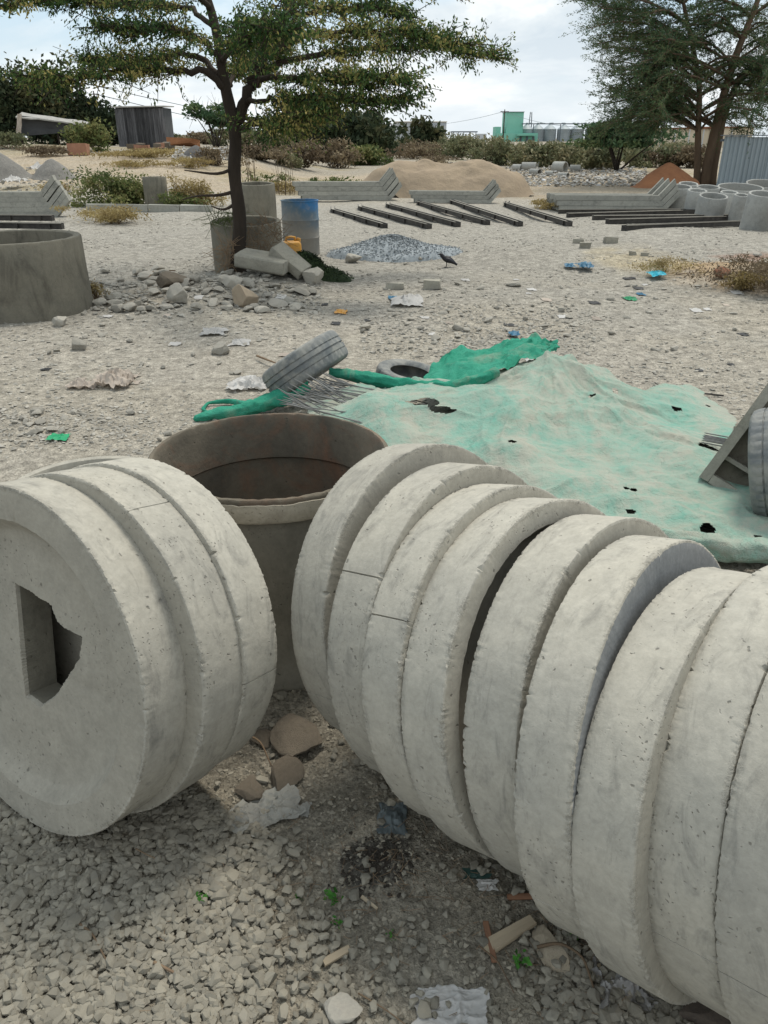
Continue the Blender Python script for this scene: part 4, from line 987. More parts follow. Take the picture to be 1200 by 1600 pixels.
# bent concrete posts in stacks
def post_mesh(L=2.1, arm=0.42, s=0.10, ang=0.85):
    ca, sa = math.cos(ang), math.sin(ang)
    m = MB()
    top = [(-L, s), (0, s), (arm * ca, s + arm * sa)]; hf = math.tan(ang / 2) * s
    bot = [(-L, 0), (hf, 0), (hf + arm * ca, arm * sa)]
    k = arm
    top[2] = (0 + k * ca, s + k * sa); bot[2] = (hf + k * ca, k * sa)
    # top and bottom outlines at two depths
    V = [(x, y, z) for y in (-s / 2, s / 2) for (x, z) in top + bot]
    F4 = [(0, 3, 4, 1), (1, 4, 5, 2), (6, 7, 10, 9), (7, 8, 11, 10), (0, 1, 7, 6), (1, 2, 8, 7), (3, 9, 10, 4), (4, 10, 11, 5), (0, 6, 9, 3), (2, 5, 11, 8)]
    m.add(V, np.array(F4)); return m.mesh('concrete_post', M['post'])
POST = post_mesh()
POST_L = post_mesh(2.6, 0.54, 0.115, 0.80)
def post_stack(px, py, me, rows, cols, s, lab, grp, rz=0.0, dz=0.115, sh=-0.055, cs=0.12):
    p = at(px, py); k = 0; cn = {1: ['only pile'], 2: ['front pile', 'back pile'], 3: ['front pile', 'middle pile', 'back pile']}.get(cols) or ['%s pile from the front' % q for q in ('first', 'second', 'third', 'fourth', 'fifth', 'sixth')]
    for c_ in range(cols):
        for r_ in range(rows - (c_ % 2)):
            o = link('concrete_post', me)
            R = Matrix.Rotation(rz, 4, 'Z'); off = R @ Vector((sh * (r_) - 0.03 * c_ + random.uniform(-.015, .015), cs * c_, 0))
            o.location = (p.x + off.x, p.y + off.y, p.z + dz * r_ + 0.005); o.rotation_euler = (0, 0, rz + random.uniform(-.006, .006)); o.scale = (s, s, s)
            tag(o, lab + ', ' + ['bottom', 'second', 'third', 'fourth', 'fifth'][r_] + ' of the ' + cn[c_], 'concrete post', grp); k += 1
post_stack(88, 339, POST_L, 5, 3, 0.86, 'bent post in the stack at far left', 'bent posts in the left stack', 0.02, .102, -.06)
post_stack(607, 313, POST, 4, 3, 1.15, 'bent post in the stack behind the drum', 'bent posts in the middle stack', 0.03, .12, -.07)
post_stack(764, 318, POST, 3, 3, 0.95, 'bent post before the sand heap', 'bent posts in the low stack', -0.12, .10, -.06)
post_stack(1033, 331, POST, 3, 6, 1.15, 'bent post by the standing pipes', 'bent posts by the pipes', -0.10, .12, -.06, .16)

# black steel moulds
def mould_parts(L):
    """channel with side plates, ribs and a kinked end"""
    a = MB(); w, h = 0.105, 0.088; kx = 0.62; ang = -0.30
    def seg(c0, c1, y0, y1, z0, z1):
        a.box(((c0 + c1) / 2, (y0 + y1) / 2, (z0 + z1) / 2), (c1 - c0, y1 - y0, z1 - z0))
    seg(0, L, -w / 2, w / 2, 0.0, 0.02); seg(0, L, -w / 2, -w / 2 + .012, .021, h); seg(0, L, w / 2 - .012, w / 2, .021, h)
    seg(L - .015, L, -w / 2 + .013, w / 2 - .013, .021, h - .01)
    n0 = len(a.V)
    seg(-kx, -.002, -w / 2, w / 2, 0.0, .02); seg(-kx, -.002, -w / 2, -w / 2 + .012, .021, h); seg(-kx, -.002, w / 2 - .012, w / 2, .021, h)
    R = rotm(0, 0, ang)
    for k in range(n0, len(a.V)): a.V[k] = a.V[k] @ R.T
    ribs = [MB().box((x, sgn * (w / 2 + .016), h / 2), (.02, .03, h)).mesh('rib', M['steel_black']) for x in np.linspace(0.25, L - .2, 5) for sgn in (-1,)]
    lip = MB()
    for sgn in (-1, 1): lip.box((L / 2, sgn * (w / 2 + .006), h + .004), (L, .03, .006))
    return a.mesh('channel', M['steel_black']), ribs, lip.mesh('lip', M['steel_edge'])
def mould(label, group, P0, P1):
    P0, P1 = Vector(P0), Vector(P1); d = P1 - P0; L = d.length; rz = math.atan2(d.y, d.x)
    t = thing('steel_mould', label, 'steel mould', P0, rz, group); t.rotation_euler = (0, -math.asin(max(-1, min(1, d.z / L))), rz)
    ch, ribs, lip = mould_parts(L)
    link('channel', ch, t); link('lip', lip, t)
    for r_ in ribs: link('rib', r_, t)
ML = [((520, 332), (602, 357)), ((563, 328), (671, 358)), ((606, 324), (716, 355)), ((654, 320), (762, 352)), ((706, 318), (813, 354)), ((790, 322), (890, 354))]
ORD = ['first from the blue drum', 'second from the blue drum', 'third from the blue drum', 'fourth from the blue drum', 'fifth from the blue drum', 'last, at the right end']
for (a, b), w_ in zip(ML, ORD):
    mould('long black steel mould of the slanting row, ' + w_, 'black steel moulds in the slanting row', at(*a), at(*b))
MR = [((872, 334), (1062, 333)), ((886, 340), (1064, 335)), ((926, 344), (1134, 342)), ((948, 350), (1130, 345)), ((974, 361), (1170, 352))]
OR2 = ['hindmost of the five', 'second from the back', 'the middle one', 'second from the front', 'foremost and longest']
for (a, b), w_ in zip(MR, OR2):
    mould('black steel mould lying before the standing pipes, ' + w_, 'black steel moulds before the pipes', at(*b), at(*a))
ML2 = [(-140, 343, 84, 345, 14.6), (-140, 354, 99, 358, 13.9), (-140, 373, 121, 374, 13.2)]
for (a0, b0, a1, b1, D), w_ in zip(ML2, ('topmost', 'in the middle', 'lowest')):
    q0 = pt(a0, b0, D); q1 = pt(a1, b1, D - .2)
    mould('black steel mould piled behind the big weathered ring, ' + w_, 'black moulds piled behind the big ring', q0, q1)
mb = MB()
for x_ in (0, .9):
    q = pt(40, 372, 13.9); mb.box((q.x - x_, 13.85, gz1(-6, 13.9) - .02), (.2, 1.3, .2), jit=.01)
tag(mb.build('support_block', M['block']), 'rough concrete blocks propping the moulds behind the big ring', 'concrete block')

# low kerb line by the weeds
p0, p1 = at(136, 328), at(332, 331)
for k in range(4):
    a, b = p0.lerp(p1, k / 4 + .004), p0.lerp(p1, (k + 1) / 4 - .004); c_ = (a + b) / 2; d = b - a
    o = MB().box((0, 0, .06), (d.length, .12, .16), jit=.006).build('kerb_stone', M['post']); o.location = c_; o.rotation_euler = (0, 0, math.atan2(d.y, d.x))
    tag(o, 'long low kerb stone in the line below the weeds', 'kerb stone', 'kerb stones below the weeds')

# ------------------------------------------------------------------ drum, jerrycan, blocks, moss heap
p = at(469, 401)
dr = thing('drum', 'faded blue drum, grey with dust lower down, by the acacia', 'drum', (p.x, p.y + .27, gz1(p.x, p.y + .27) - .01)); H_ = 0.78
mb = MB(); R_ = 29 * mpp(p)
mb.lathe([(0.02, .02), (R_ - .01, .02), (R_, 0), (R_, .02), (R_ - .004, .05), (R_ - .004, .24), (R_ + .008, .26), (R_ - .004, .28), (R_ - .004, .49), (R_ + .008, .51), (R_ - .004, .53), (R_ - .006, H_ - .02), (R_ + .004, H_ - .01), (R_ + .004, H_), (R_ - .012, H_), (R_ - .02, H_ - .03), (R_ - .02, .06), (.02, .05)], 56)
mb.build('body', M['barrel'], dr, 'auto')
p = at(457, 414)
jc = thing('jerrycan', 'yellow plastic jerrycan beside the blue drum', 'jerrycan', (p.x, p.y, p.z), 0.25)
def rbox(w, d, h, bev, seg=3, top=1.0):
    bm = bmesh.new(); bmesh.ops.create_cube(bm, size=1.0)
    for v in bm.verts:
        v.co = Vector((v.co.x * w * (top if v.co.z > 0 else 1), v.co.y * d * (top if v.co.z > 0 else 1), (v.co.z + .5) * h))
    bmesh.ops.bevel(bm, geom=list(bm.edges), offset=bev, segments=seg, profile=.5, affect='EDGES')
    return bm
def bmobj(name, bm, mat, parent=None, smooth=True):
    me = bpy.data.meshes.new(name); bm.to_mesh(me); bm.free(); me.materials.append(mat)
    me.polygons.foreach_set('use_smooth', np.full(len(me.polygons), smooth)); me.set_sharp_from_angle(angle=math.radians(40))
    return link(name, me, parent)
bmobj('body', rbox(.28, .20, .32, .05, 4, .93), M['yellow'], jc)
mb = MB(); mb.tube([(-.075, 0, .315), (-.07, 0, .365), (0, 0, .372), (.05, 0, .365), (.055, 0, .315)], .017, 8); mb.build('handle', M['yellow'], jc, True)
mb = MB(); mb.tube([(.10, 0, .31), (.105, 0, .355)], [.032, .030], 14); mb.build('cap', M['yellow'], jc, 'auto')
def block(label, c, size, rot, seed=0):
    bm = rbox(size[0], size[1], size[2], .012, 2); bmesh.ops.subdivide_edges(bm, edges=list(bm.edges), cuts=1)
    for v in bm.verts: v.co += Vector(RG.normal(size=3)) * .004
    o = bmobj('concrete_block', bm, M['block'], None); o.location = c; o.rotation_euler = rot
    return tag(o, label, 'concrete block')
p = at(412, 432); k = mpp(p)
block('flat concrete block lying on stones in front of the acacia', (p.x + .01, p.y + .05, p.z + .09), (.62, .36, .14), (0.10, 0.13, -.25))
block('concrete block propped at a steep tilt on the flat one', (p.x + .29, p.y + .08, p.z + .12), (.46, .23, .12), (.25, .62, -.35))
for (a, b, c_, d, lab) in ((604, 630, 441, 452, 'small concrete brick on the bare ground left of the pair'), (662, 688, 436, 451, 'paler brick of the pair on the bare ground below the bird'), (906, 922, 378, 388, 'broken brick end lying on a pale strip before the black moulds'), (944, 964, 370, 380, 'pale brick lying just below the black moulds'), (984, 994, 391, 399, 'little square brick on the grey bank'), (896, 912, 373, 380, 'thin pale slat of concrete beside the broken brick end'), (1001, 1012, 394, 400, 'tiny flat brick right of the little square brick')):
    q = at((a + b) / 2, d); k = mpp(q)
    o = MB().box((0, 0, (d - c_) * k * .4), ((b - a) * k, (b - a) * k * .55, (d - c_) * k * .85), jit=.006).build('brick', M['block']); o.location = q; o.rotation_euler = (0, 0, random.uniform(-.4, .4))
    tag(o, lab, 'brick')

def mound(name, label, px0, px1, pybase, pytop, mat, cat, seed, deep=0.8, peaks=None, rough=.1, D=None):
    """a heap, wide as the photo shows it, tapering into the ground"""
    p = at((px0 + px1) / 2, pybase); k = mpp(p); rx = (px1 - px0) / 2 * k; ry = rx * deep
    cy_ = p.y + ry * .75; cx_ = p.x * cy_ / p.y; g = gz1(cx_, cy_); h = EYE - cy_ * math.tan(ray_ang(pytop)) - g
    n, mr = 96, 34; a = np.linspace(0, 2 * np.pi, n, endpoint=False); V = []
    peaks = peaks or [(0, 0, 1.0, .55)]
    rr = np.linspace(1.12, 0.0, mr)
    for r_ in rr:
        w = 1 + (fbm(np.cos(a) * 1.5 + 9, np.sin(a) * 1.5 + 9, seed, 3) - .5) * .35
        x = np.cos(a) * r_ * w; y = np.sin(a) * r_ * w
        z = np.zeros(n)
        for qx, qy, qh, qs in peaks: z = np.maximum(z, qh * (lambda d: np.clip(1.12 - np.sqrt(d * d + .0196) - .0, 0, 1) / .98 * sst(1.16, .60, d))(np.hypot(x - qx, y - qy) / qs / 1.75))
        z = z + (fbm(x * 4 + 3, y * 4, seed + 4, 4) - .5) * rough * np.clip(z * 3, 0, 1) - .25 * np.clip(r_ - .95, 0, 1)
        V.append(np.stack([x * rx + cx_, y * ry + cy_, ground_z(x * rx + cx_, y * ry + cy_) + z * h - .10 * sst(.9, 1.12, r_)], 1))
    V = np.concatenate(V); i = np.arange(n); j = (i + 1) % n
    m = MB(); m.add(V, np.concatenate([np.stack([q * n + i, q * n + j, (q + 1) * n + j, (q + 1) * n + i], 1) for q in range(mr - 1)]))
    return tag(m.build(name, mat, smooth=True), label, cat), (cx_, cy_, rx, ry, h, V)
mh, info = mound('gravel_heap', 'low heap of blue-grey gravel in the middle of the yard', 512, 724, 408, 367, M['gravel_blue'], 'gravel heap', 5, .75, [(-.08, 0, 1, .5), (.35, -.3, .55, .5), (-.45, -.2, .55, .45)], .08)
V = info[5]; sel = RG.integers(0, len(V), 5200); jit = RG.normal(size=(5200, 3)) * .03; Pq = V[sel] + jit * [1, 1, .15]
g = scatter(Pq[:, 0], Pq[:, 1], Pq[:, 2], RG.uniform(.011, .021, 5200), 9).build('loose_gravel', M['gravel_blue'], mh); g['kind'] = 'stuff'
mound('sand_heap', 'long heap of brown sand with several crests beyond the yard', 575, 815, 309, 246, M['sand'], 'sand heap', 8, .5, [(-.55, 0, 1, .55), (-.3, 0, .93, .6), (-.05, .05, .88, .6), (.2, 0, .92, .6), (.42, 0, 1.0, .55), (.6, 0, .72, .45)], .18)
mound('soil_heap', 'heap of red soil in front of the tree trunks', 980, 1092, 294, 254, M['redsoil'], 'soil heap', 12, .6, [(0.1, 0, 1, .55), (.5, 0, .6, .4)], .10)
mound('gravel_heap', 'dark gravel heap left of the dirt road near the left edge', 48, 122, 281, 248, M['gravel_grey'], 'gravel heap', 15)
mound('gravel_heap', 'wide grey gravel heap at the very left edge', -60, 56, 282, 236, M['gravel_grey'], 'gravel heap', 17)
mound('gravel_heap', 'small dark heap right of the plank hut', 282, 335, 247, 227, M['gravel_dark'], 'gravel heap', 19)
# dark mossy heap of old net
hm, inf2 = mound('mossy_heap', 'dark green mossy heap behind the concrete blocks', 446, 548, 438, 396, M['moss'], 'heap', 23, .5, [(-.35, 0, 1, .5), (.35, -.1, .5, .5)], .2)
# dark organic clump in the foreground
p = at(590, 1360)
V0 = []
mb = scatter(p.x + RG.normal(size=260) * .045, p.y + RG.normal(size=260) * .04, np.full(260, p.z + .001), RG.uniform(.003, .010, 260), 12, .5)
mb.build('dark_crumbs', M['mud'])['kind'] = 'stuff'

# ------------------------------------------------------------------ vegetation helpers
def rand_dirs(n):
    v = RG.normal(size=(n, 3)); return v / np.linalg.norm(v, axis=1)[:, None]
def leaf_quads(m, C, s, ratio=0.45, rnd=None, along=None, mi=0):
    """leaf-sized diamond faces at the points C"""
    n = len(C)
    if not n: return
    a = rand_dirs(n) if along is None else along
    b = np.cross(a, rand_dirs(n)); b /= np.linalg.norm(b, axis=1)[:, None] + 1e-9
    s = np.broadcast_to(s, (n,))[:, None]
    V = np.stack([C - a * s, C + b * s * ratio, C + a * s, C - b * s * ratio], 1).reshape(-1, 3)
    m.add(V, np.arange(n * 4).reshape(n, 4), rnd=np.repeat(RG.random(n) if rnd is None else rnd, 4), mi=mi)
def sticks(m, A, B, r0, r1, mi=0):
    """many thin three-sided twigs from A to B"""
    n = len(A); d = B - A; d /= np.linalg.norm(d, axis=1)[:, None] + 1e-9
    u = np.cross(d, [0.3, 0.2, 0.9]); u /= np.linalg.norm(u, axis=1)[:, None] + 1e-9; w = np.cross(d, u)
    r0 = np.broadcast_to(r0, (n,))[:, None]; r1 = np.broadcast_to(r1, (n,))[:, None]; V = []
    for (P, r) in ((A, r0), (B, r1)):
        for k in range(3): V.append(P + r * (math.cos(2.094 * k) * u + math.sin(2.094 * k) * w))
    V = np.stack(V, 1).reshape(-1, 3); o = (np.arange(n) * 6)[:, None]
    F = np.concatenate([np.stack([o[:, 0] + k, o[:, 0] + (k + 1) % 3, o[:, 0] + 3 + (k + 1) % 3, o[:, 0] + 3 + k], 1) for k in range(3)])
    m.add(V, F, rnd=.4, mi=mi)
def poly_sample(P, n):
    P = np.array(P, float); s = np.concatenate([[0], np.cumsum(np.linalg.norm(np.diff(P, axis=0), axis=1))]); t = np.linspace(0, s[-1], n)
    return np.stack([np.interp(t, s, P[:, k]) for k in range(P.shape[1])], 1)
def smooth_poly(P, n, it=4):
    Q = poly_sample(P, n)
    for _ in range(it): Q[1:-1] = (Q[:-2] + 2 * Q[1:-1] + Q[2:]) / 4
    return Q

# ---- the acacia in the yard
TD = 9.80
tb = at(371, 434)
ac = thing('acacia_tree', 'dark spreading acacia with flat layered boughs in the yard', 'tree', (0, 0, 0))
def TP(px, py, dy=0.0): return np.array(pt(px, py, TD + dy))
trunk = [np.array([TP(371, 425)[0], TD, gz1(TP(371, 425)[0], TD) - .08]), TP(372, 400), TP(376, 350), TP(370, 300), TP(364, 262), TP(370, 225), TP(364, 185), TP(352, 140), TP(346, 95), TP(338, 45), TP(325, 0), TP(305, -60, .2)]
tq = smooth_poly(trunk, 34, 2); tr = np.interp(np.linspace(0, 1, 34), [0, .06, .2, .5, .62, .8, 1], [.135, .096, .078, .070, .064, .05, .03])
tr = tr * (1 + .10 * (fbm(np.arange(34) * .9, np.zeros(34), 6, 2) - .5))
m = MB(); m.tube(tq, tr, 14); m.build('trunk', M['bark'], ac, True)
LIMBS = [  # photo outlines with a depth run, start radius
    ([(366, 190, 0), (385, 160, .05), (392, 130, .1), (420, 85, .3), (440, 40, .5), (455, -20, .8)], .07),
    ([(352, 140, 0), (330, 118, -.1), (300, 112, -.2), (250, 112, -.3), (200, 112, -.4), (150, 118, -.5), (90, 122, -.5), (40, 118, -.5)], .042),
    ([(350, 120, 0), (325, 95, .1), (295, 80, .3), (250, 92, .6), (180, 98, .8), (125, 95, 1.0)], .036),
    ([(346, 95, 0), (315, 60, -.2), (270, 45, -.4), (200, 45, -.6), (150, 38, -.7)], .034),
    ([(338, 45, 0), (300, 15, .4), (230, 5, .8), (130, 0, 1.0), (40, -5, 1.2)], .032),
    ([(330, 20, 0), (290, -40, -.4), (200, -50, -.8), (90, -35, -1.1), (10, 10, -1.3)], .032),
    ([(392, 130, .1), (430, 120, -.2), (480, 125, -.5), (540, 120, -.8), (600, 122, -1.0), (640, 130, -1.1)], .038),
    ([(400, 118, .2), (450, 95, .5), (520, 80, .8), (590, 75, 1.0), (660, 70, 1.1), (730, 85, 1.2), (786, 92, 1.2)], .040),
    ([(420, 85, .3), (470, 55, 0), (540, 50, -.3), (610, 48, -.5), (690, 60, -.6), (740, 72, -.6)], .034),
    ([(440, 40, .5), (500, 15, .6), (570, 10, .8), (640, 22, 1.0)], .030),
    ([(372, 185, 0), (400, 188, .2), (440, 195, .5), (480, 190, .8), (520, 175, 1.0)], .030),
    ([(385, 160, 0), (430, 155, -.3), (480, 152, -.6), (540, 155, -.9), (630, 155, -1.0)], .028),
    ([(366, 205, 0), (400, 195, -.2), (430, 200, -.5), (455, 190, -.7), (500, 170, -.9)], .024),
    ([(455, -20, .8), (520, -60, 1.2), (620, -60, 1.6), (720, -20, 1.8)], .03),
    ([(440, 40, .5), (480, -10, 1.4), (540, -40, 2.2), (600, -30, 2.8)], .03),
    ([(325, 0, 0), (330, -60, 1.0), (300, -110, 2.0), (250, -100, 2.8)], .03),
    ([(352, 140, 0), (370, 110, 1.0), (400, 90, 1.9), (450, 75, 2.6)], .03),
    ([(346, 95, 0), (370, 70, -.9), (410, 50, -1.7), (450, 40, -2.2)], .03)]
tw = MB(); lv = MB(); tA, tB, LC, LA, LR = [], [], [], [], []
for li, (L, r0) in enumerate(LIMBS):
    P = [TP(a, b, d) for a, b, d in L]; n = 26
    Q = smooth_poly(P, n, 2)
    Q[1:-1] += RG.normal(size=(n - 2, 3)) * .018
    mm = MB(); mm.tube(Q, np.linspace(r0, r0 * .22, n), 8); mm.build('branch', M['bark'], ac, True)
    seg = np.linalg.norm(Q[-1] - Q[0]); cnt = int(52 + 58 * seg)
    dirl = (Q[-1] - Q[n // 3]) / (np.linalg.norm(Q[-1] - Q[n // 3]) + 1e-6)
    for _ in range(cnt):
        t = .22 + .78 * random.random() ** .75; b = Q[min(n - 1, int(t * (n - 1)))]
        d = dirl * random.uniform(-.1, .9) + np.array([random.gauss(0, .55), random.gauss(0, .75), random.gauss(.07, .21)]); d /= np.linalg.norm(d)
        l = random.uniform(.18, .62) * (1.1 - .4 * t); e = b + d * l; e[2] -= l * random.uniform(0, .14)
        tA.append(b); tB.append(e)
        k = int(l * random.uniform(44, 78))
        ts = np.random.default_rng(len(tA)).random(k) ** .8
        pp = b + (e - b) * ts[:, None] + RG.normal(size=(k, 3)) * np.array([.035, .035, .028])
        hue = random.random(); 
        LC.append(pp); LR.append(np.clip(hue * .75 + RG.normal(size=k) * .16 + .08, 0, 1)); LA.append(np.array([0, 0, -.75]) + .5 * d + RG.normal(size=(k, 3)) * .55)
tA, tB = np.array(tA), np.array(tB)
sticks(tw, tA, tB, .007, .0025)
o = tw.build('twigs', M['bark'], ac); o['kind'] = 'stuff'
LC, LA, LR = np.concatenate(LC), np.concatenate(LA), np.concatenate(LR); LA /= np.linalg.norm(LA, axis=1)[:, None]
leaf_quads(lv, LC, RG.uniform(.016, .031, len(LC)), .40, LR, LA)
lv.build('crown', M['leaf'], ac)
print('acacia leaves', len(LC))
# low dead branch stubs on the trunk
mm = MB()
for L in ([(366, 262, 0), (345, 275, -.1), (320, 270, -.2), (288, 266, -.2)], [(364, 300, 0), (340, 308, -.1), (310, 303, -.1), (285, 312, -.2)], [(368, 318, 0), (350, 330, 0), (330, 322, -.1)]):
    mm.tube(smooth_poly([TP(*q) for q in L], 9), np.linspace(.022, .006, 9), 6)
mm.build('dead_branch', M['bark'], ac, True)
# dry twiggy tangle around the trunk
def tangle(label, px0, px1, py0, py1, D, n, mat, L=.3, name='dry_brush', cat='brush'):
    m = MB(); A = []; B = []
    for _ in range(n):
        q = np.array(pt(random.uniform(px0, px1), random.uniform(py0, py1), D + random.uniform(-.12, .12))); d = RG.normal(size=3) * [1, .4, 1]; d /= np.linalg.norm(d)
        A.append(q); B.append(q + d * L * random.uniform(.3, 1))
    sticks(m, np.array(A), np.array(B), .004, .002)
    o = m.build(name, mat); return tag(o, label, cat)
tangle('brown dry twigs caught between the acacia trunk and the concrete ring', 385, 440, 345, 395, 9.98, 150, M['twig'])
tangle('brown dry twigs heaped at the foot of the acacia trunk', 345, 372, 380, 428, 9.72, 110, M['twig'])
tangle('thin leafy twigs hanging over the left side of the stained ring', 328, 372, 332, 352, 10.05, 90, M['leaf_weed'], .25)

# ---- generic bush
def bush(name, label, x, y, rx, ry, h, n, leaf, mat, cat='bush', group=None, clumps=9, stem=True, barkm='twig', ratio=.5, lift=0.15, flat=False, twiggy=0):
    z0 = gz1(x, y); t = thing(name, label, cat, (x, y, z0), 0, group)
    clumps = int(clumps * 2.2)
    cs = RG.normal(size=(clumps, 3)) * [rx * .45, ry * .45, h * .24] + [0, 0, h * .5]
    cs[:, 2] = np.clip(cs[:, 2], h * lift, h * .82); rad = RG.uniform(.18, .5, clumps)
    if flat: cs[:, 2] = h * RG.choice([.55, .7, .85], clumps)
    k = RG.integers(0, clumps, n); d = rand_dirs(n) * (RG.random(n) ** .6)[:, None] * (1 + .35 * np.abs(RG.normal(size=n)))[:, None]
    C = cs[k] + d * np.stack([rad[k] * rx, rad[k] * ry, rad[k] * h * (.22 if flat else .62)], 1)
    C[:, 2] = np.maximum(C[:, 2], h * .02 + .01)
    m = MB(); leaf_quads(m, C, leaf * RG.uniform(.6, 1.3, n), ratio, np.clip(RG.random(clumps)[k] * .6 + RG.random(n) * .45, 0, 1)); m.build('foliage', mat, t)
    if stem:
        s = MB(); 
        for c_ in cs[:min(clumps, 7)]:
            s.tube(smooth_poly([(random.uniform(-.1, .1) * rx, random.uniform(-.1, .1) * ry, -.05), (c_[0] * .5, c_[1] * .5, c_[2] * .55), c_], 7), np.linspace(h * .022 + .004, h * .006 + .002, 7), 5)
        if twiggy:
            A = cs[RG.integers(0, clumps, twiggy)] ; B = A + rand_dirs(twiggy) * [rx * .55, ry * .55, h * .4]; sticks(s, A, B, h * .006, h * .002)
        s.build('stem', M[barkm], t, True)['kind'] = 'stuff'
    return t
def px_bush(name, label, px0, px1, pyb, pyt, n, leaf, mat, D=None, **k):
    D = D or at((px0 + px1) / 2, pyb).y
    z0 = gz1((px0 + px1 - 1200) / 2 / FP * D * .95, D); z = EYE - D * math.tan(ray_ang(pyt))
    kk = depth_of(D, (z0 + z) / 2) / FP; x = ((px0 + px1) / 2 - 600) * kk; z0 = gz1(x, D)
    return bush(name, label, x, D, (px1 - px0) / 2 * kk, (px1 - px0) / 2 * kk * .8, max(z - z0, .2), n, leaf, mat, **k)

# ---- the large feathery acacia at the right
RD = 31.0
ra = thing('acacia_tree', 'tall feathery acacia with three brown trunks behind the pipes', 'tree', (0, 0, 0))
def RP(px, py, dy=0.0): return np.array(pt(px, py, RD + dy))
zb = gz1(RP(1100, 288)[0], RD)
def base_at(px): q = RP(px, 290); q[2] = zb - .1; return q
TR_ = [([base_at(1089), RP(1090, 260), RP(1091, 190), RP(1094, 140), RP(1086, 90), RP(1075, 40), RP(1065, -10), RP(1050, -80)], .125),
       ([base_at(1100), RP(1105, 260), RP(1118, 200), RP(1133, 140), RP(1150, 85), RP(1168, 40), RP(1185, 0), RP(1215, -90)], .185),
       ([base_at(1112), RP(1114, 265), RP(1122, 225), RP(1128, 190), RP(1150, 130, .8), RP(1190, 90, 1.4), RP(1240, 40, 2.)], .15)]
twA, twB, LC, LA, LR = [], [], [], [], []
for P, r0 in TR_:
    Q = smooth_poly(P, 26, 2); m = MB(); m.tube(Q, np.interp(np.linspace(0, 1, 26), [0, .1, .5, 1], [r0 * 1.15, r0, r0 * .72, r0 * .3]), 10); m.build('trunk', M['bark_red'], ra, True)
RLIMB = []
starts = [(1092, 205), (1091, 190), (1094, 175), (1093, 150), (1090, 115), (1091, 190), (1093, 160), (1094, 130), (1088, 100), (1082, 70), (1076, 40), (1068, 5), (1133, 140), (1145, 100), (1160, 60), (1175, 25), (1150, 130), (1118, 200), (1060, -40), (1200, -50)]
for si, (sx, sy) in enumerate(starts):
    for rep in range(6):
        left = random.random() < (.72 if si != 12 else .5)
        ln = random.uniform(60, 165) * (1 if left else .9); up = random.uniform(-.35, .22)
        ex, ey = sx + (-ln if left else ln), sy - 10 + up * ln
        RLIMB.append([(sx, sy, 0), (sx + (ex - sx) * .35, sy - 26 + (ey - sy) * .2, random.gauss(0, .8)), (sx + (ex - sx) * .7, sy - 22 + (ey - sy) * .6, random.gauss(0, 1.4)), (ex, ey, random.gauss(0, 2.0))])
bm_ = MB()
for L in RLIMB:
    Q = smooth_poly([RP(*q) for q in L], 14, 2); bm_.tube(Q, np.linspace(.045, .010, 14), 5)
    d0 = (Q[-1] - Q[0]) / np.linalg.norm(Q[-1] - Q[0])
    for _ in range(40):
        t = .2 + .8 * random.random(); b = Q[min(13, int(t * 13))] + RG.normal(size=3) * .05
        d = d0 * random.uniform(.1, 1.0) + np.array([random.gauss(0, .45), random.gauss(0, .6), random.gauss(.0, .30)]); d /= np.linalg.norm(d)
        l = random.uniform(.5, 1.35); e = b + d * l; e[2] -= .10 * l
        twA.append(b); twB.append(e); k = int(l * 40)
        ts = RG.random(k); LC.append(b + (e - b) * ts[:, None] + RG.normal(size=(k, 3)) * .035); LA.append(d + RG.normal(size=(k, 3)) * .45); LR.append(np.clip(RG.random() * .6 + RG.random(k) * .45, 0, 1))
o = bm_.build('branches', M['bark_red'], ra, True)
m = MB(); sticks(m, np.array(twA), np.array(twB), .006, .002); m.build('twigs', M['bark_red'], ra)['kind'] = 'stuff'
LC, LA, LR = map(np.concatenate, (LC, LA, LR)); LA /= np.linalg.norm(LA, axis=1)[:, None]
m = MB(); leaf_quads(m, LC, RG.uniform(.028, .055, len(LC)), .30, LR, LA); m.build('crown', M['leaf_fine'], ra)
print('right leaves', len(LC))

# ---- background vegetation
px_bush('small_acacia', 'low spreading thorn tree left of the feathery acacia trunks', 905, 1030, 262, 186, 5200, .13, M['leaf_fine'], D=44, flat=True, clumps=16, twiggy=160, barkm='bark', cat='tree')
px_bush('round_tree', 'small round topped tree on the horizon left of the mint green tower', 634, 690, 226, 186, 1500, .34, M['leaf_dark'], D=85, clumps=12, barkm='bark', cat='tree')
px_bush('dark_tree', 'broad dark green tree behind the acacia, right part', 500, 622, 232, 172, 7000, .20, M['leaf_dark'], D=58, clumps=16, barkm='bark', cat='tree')
px_bush('dark_tree', 'broad dark green tree behind the acacia, middle part', 420, 540, 232, 160, 7000, .20, M['leaf_dark'], D=60, clumps=16, barkm='bark', cat='tree')
px_bush('small_acacia', 'thin grey-green thorn tree seen just left of the acacia trunk', 300, 372, 216, 158, 1500, .12, M['leaf_fine'], D=46, flat=True, clumps=10, twiggy=120, barkm='bark', cat='tree')
for i, (a, b, pb, ptp, n, lab, mt) in enumerate([(-40, 60, 208, 112, 3600, 'tall dark tree at the left edge behind the tarpaulin shelter', 'leaf_dark'), (30, 125, 206, 102, 3800, 'dark tree with a pale flowering top behind the tarpaulin shelter', 'leaf_dark'), (90, 190, 206, 150, 3000, 'lower dark tree between the shelter and the plank hut', 'leaf_dark'), (120, 200, 210, 178, 1600, 'brownish bush just left of the plank hut', 'leaf_dry')]):
    px_bush('dark_tree', lab, a, b, pb, ptp, int(n * 1.9), .17, M[mt], D=52 + 2 * i, clumps=15, barkm='bark', cat='tree', twiggy=60)
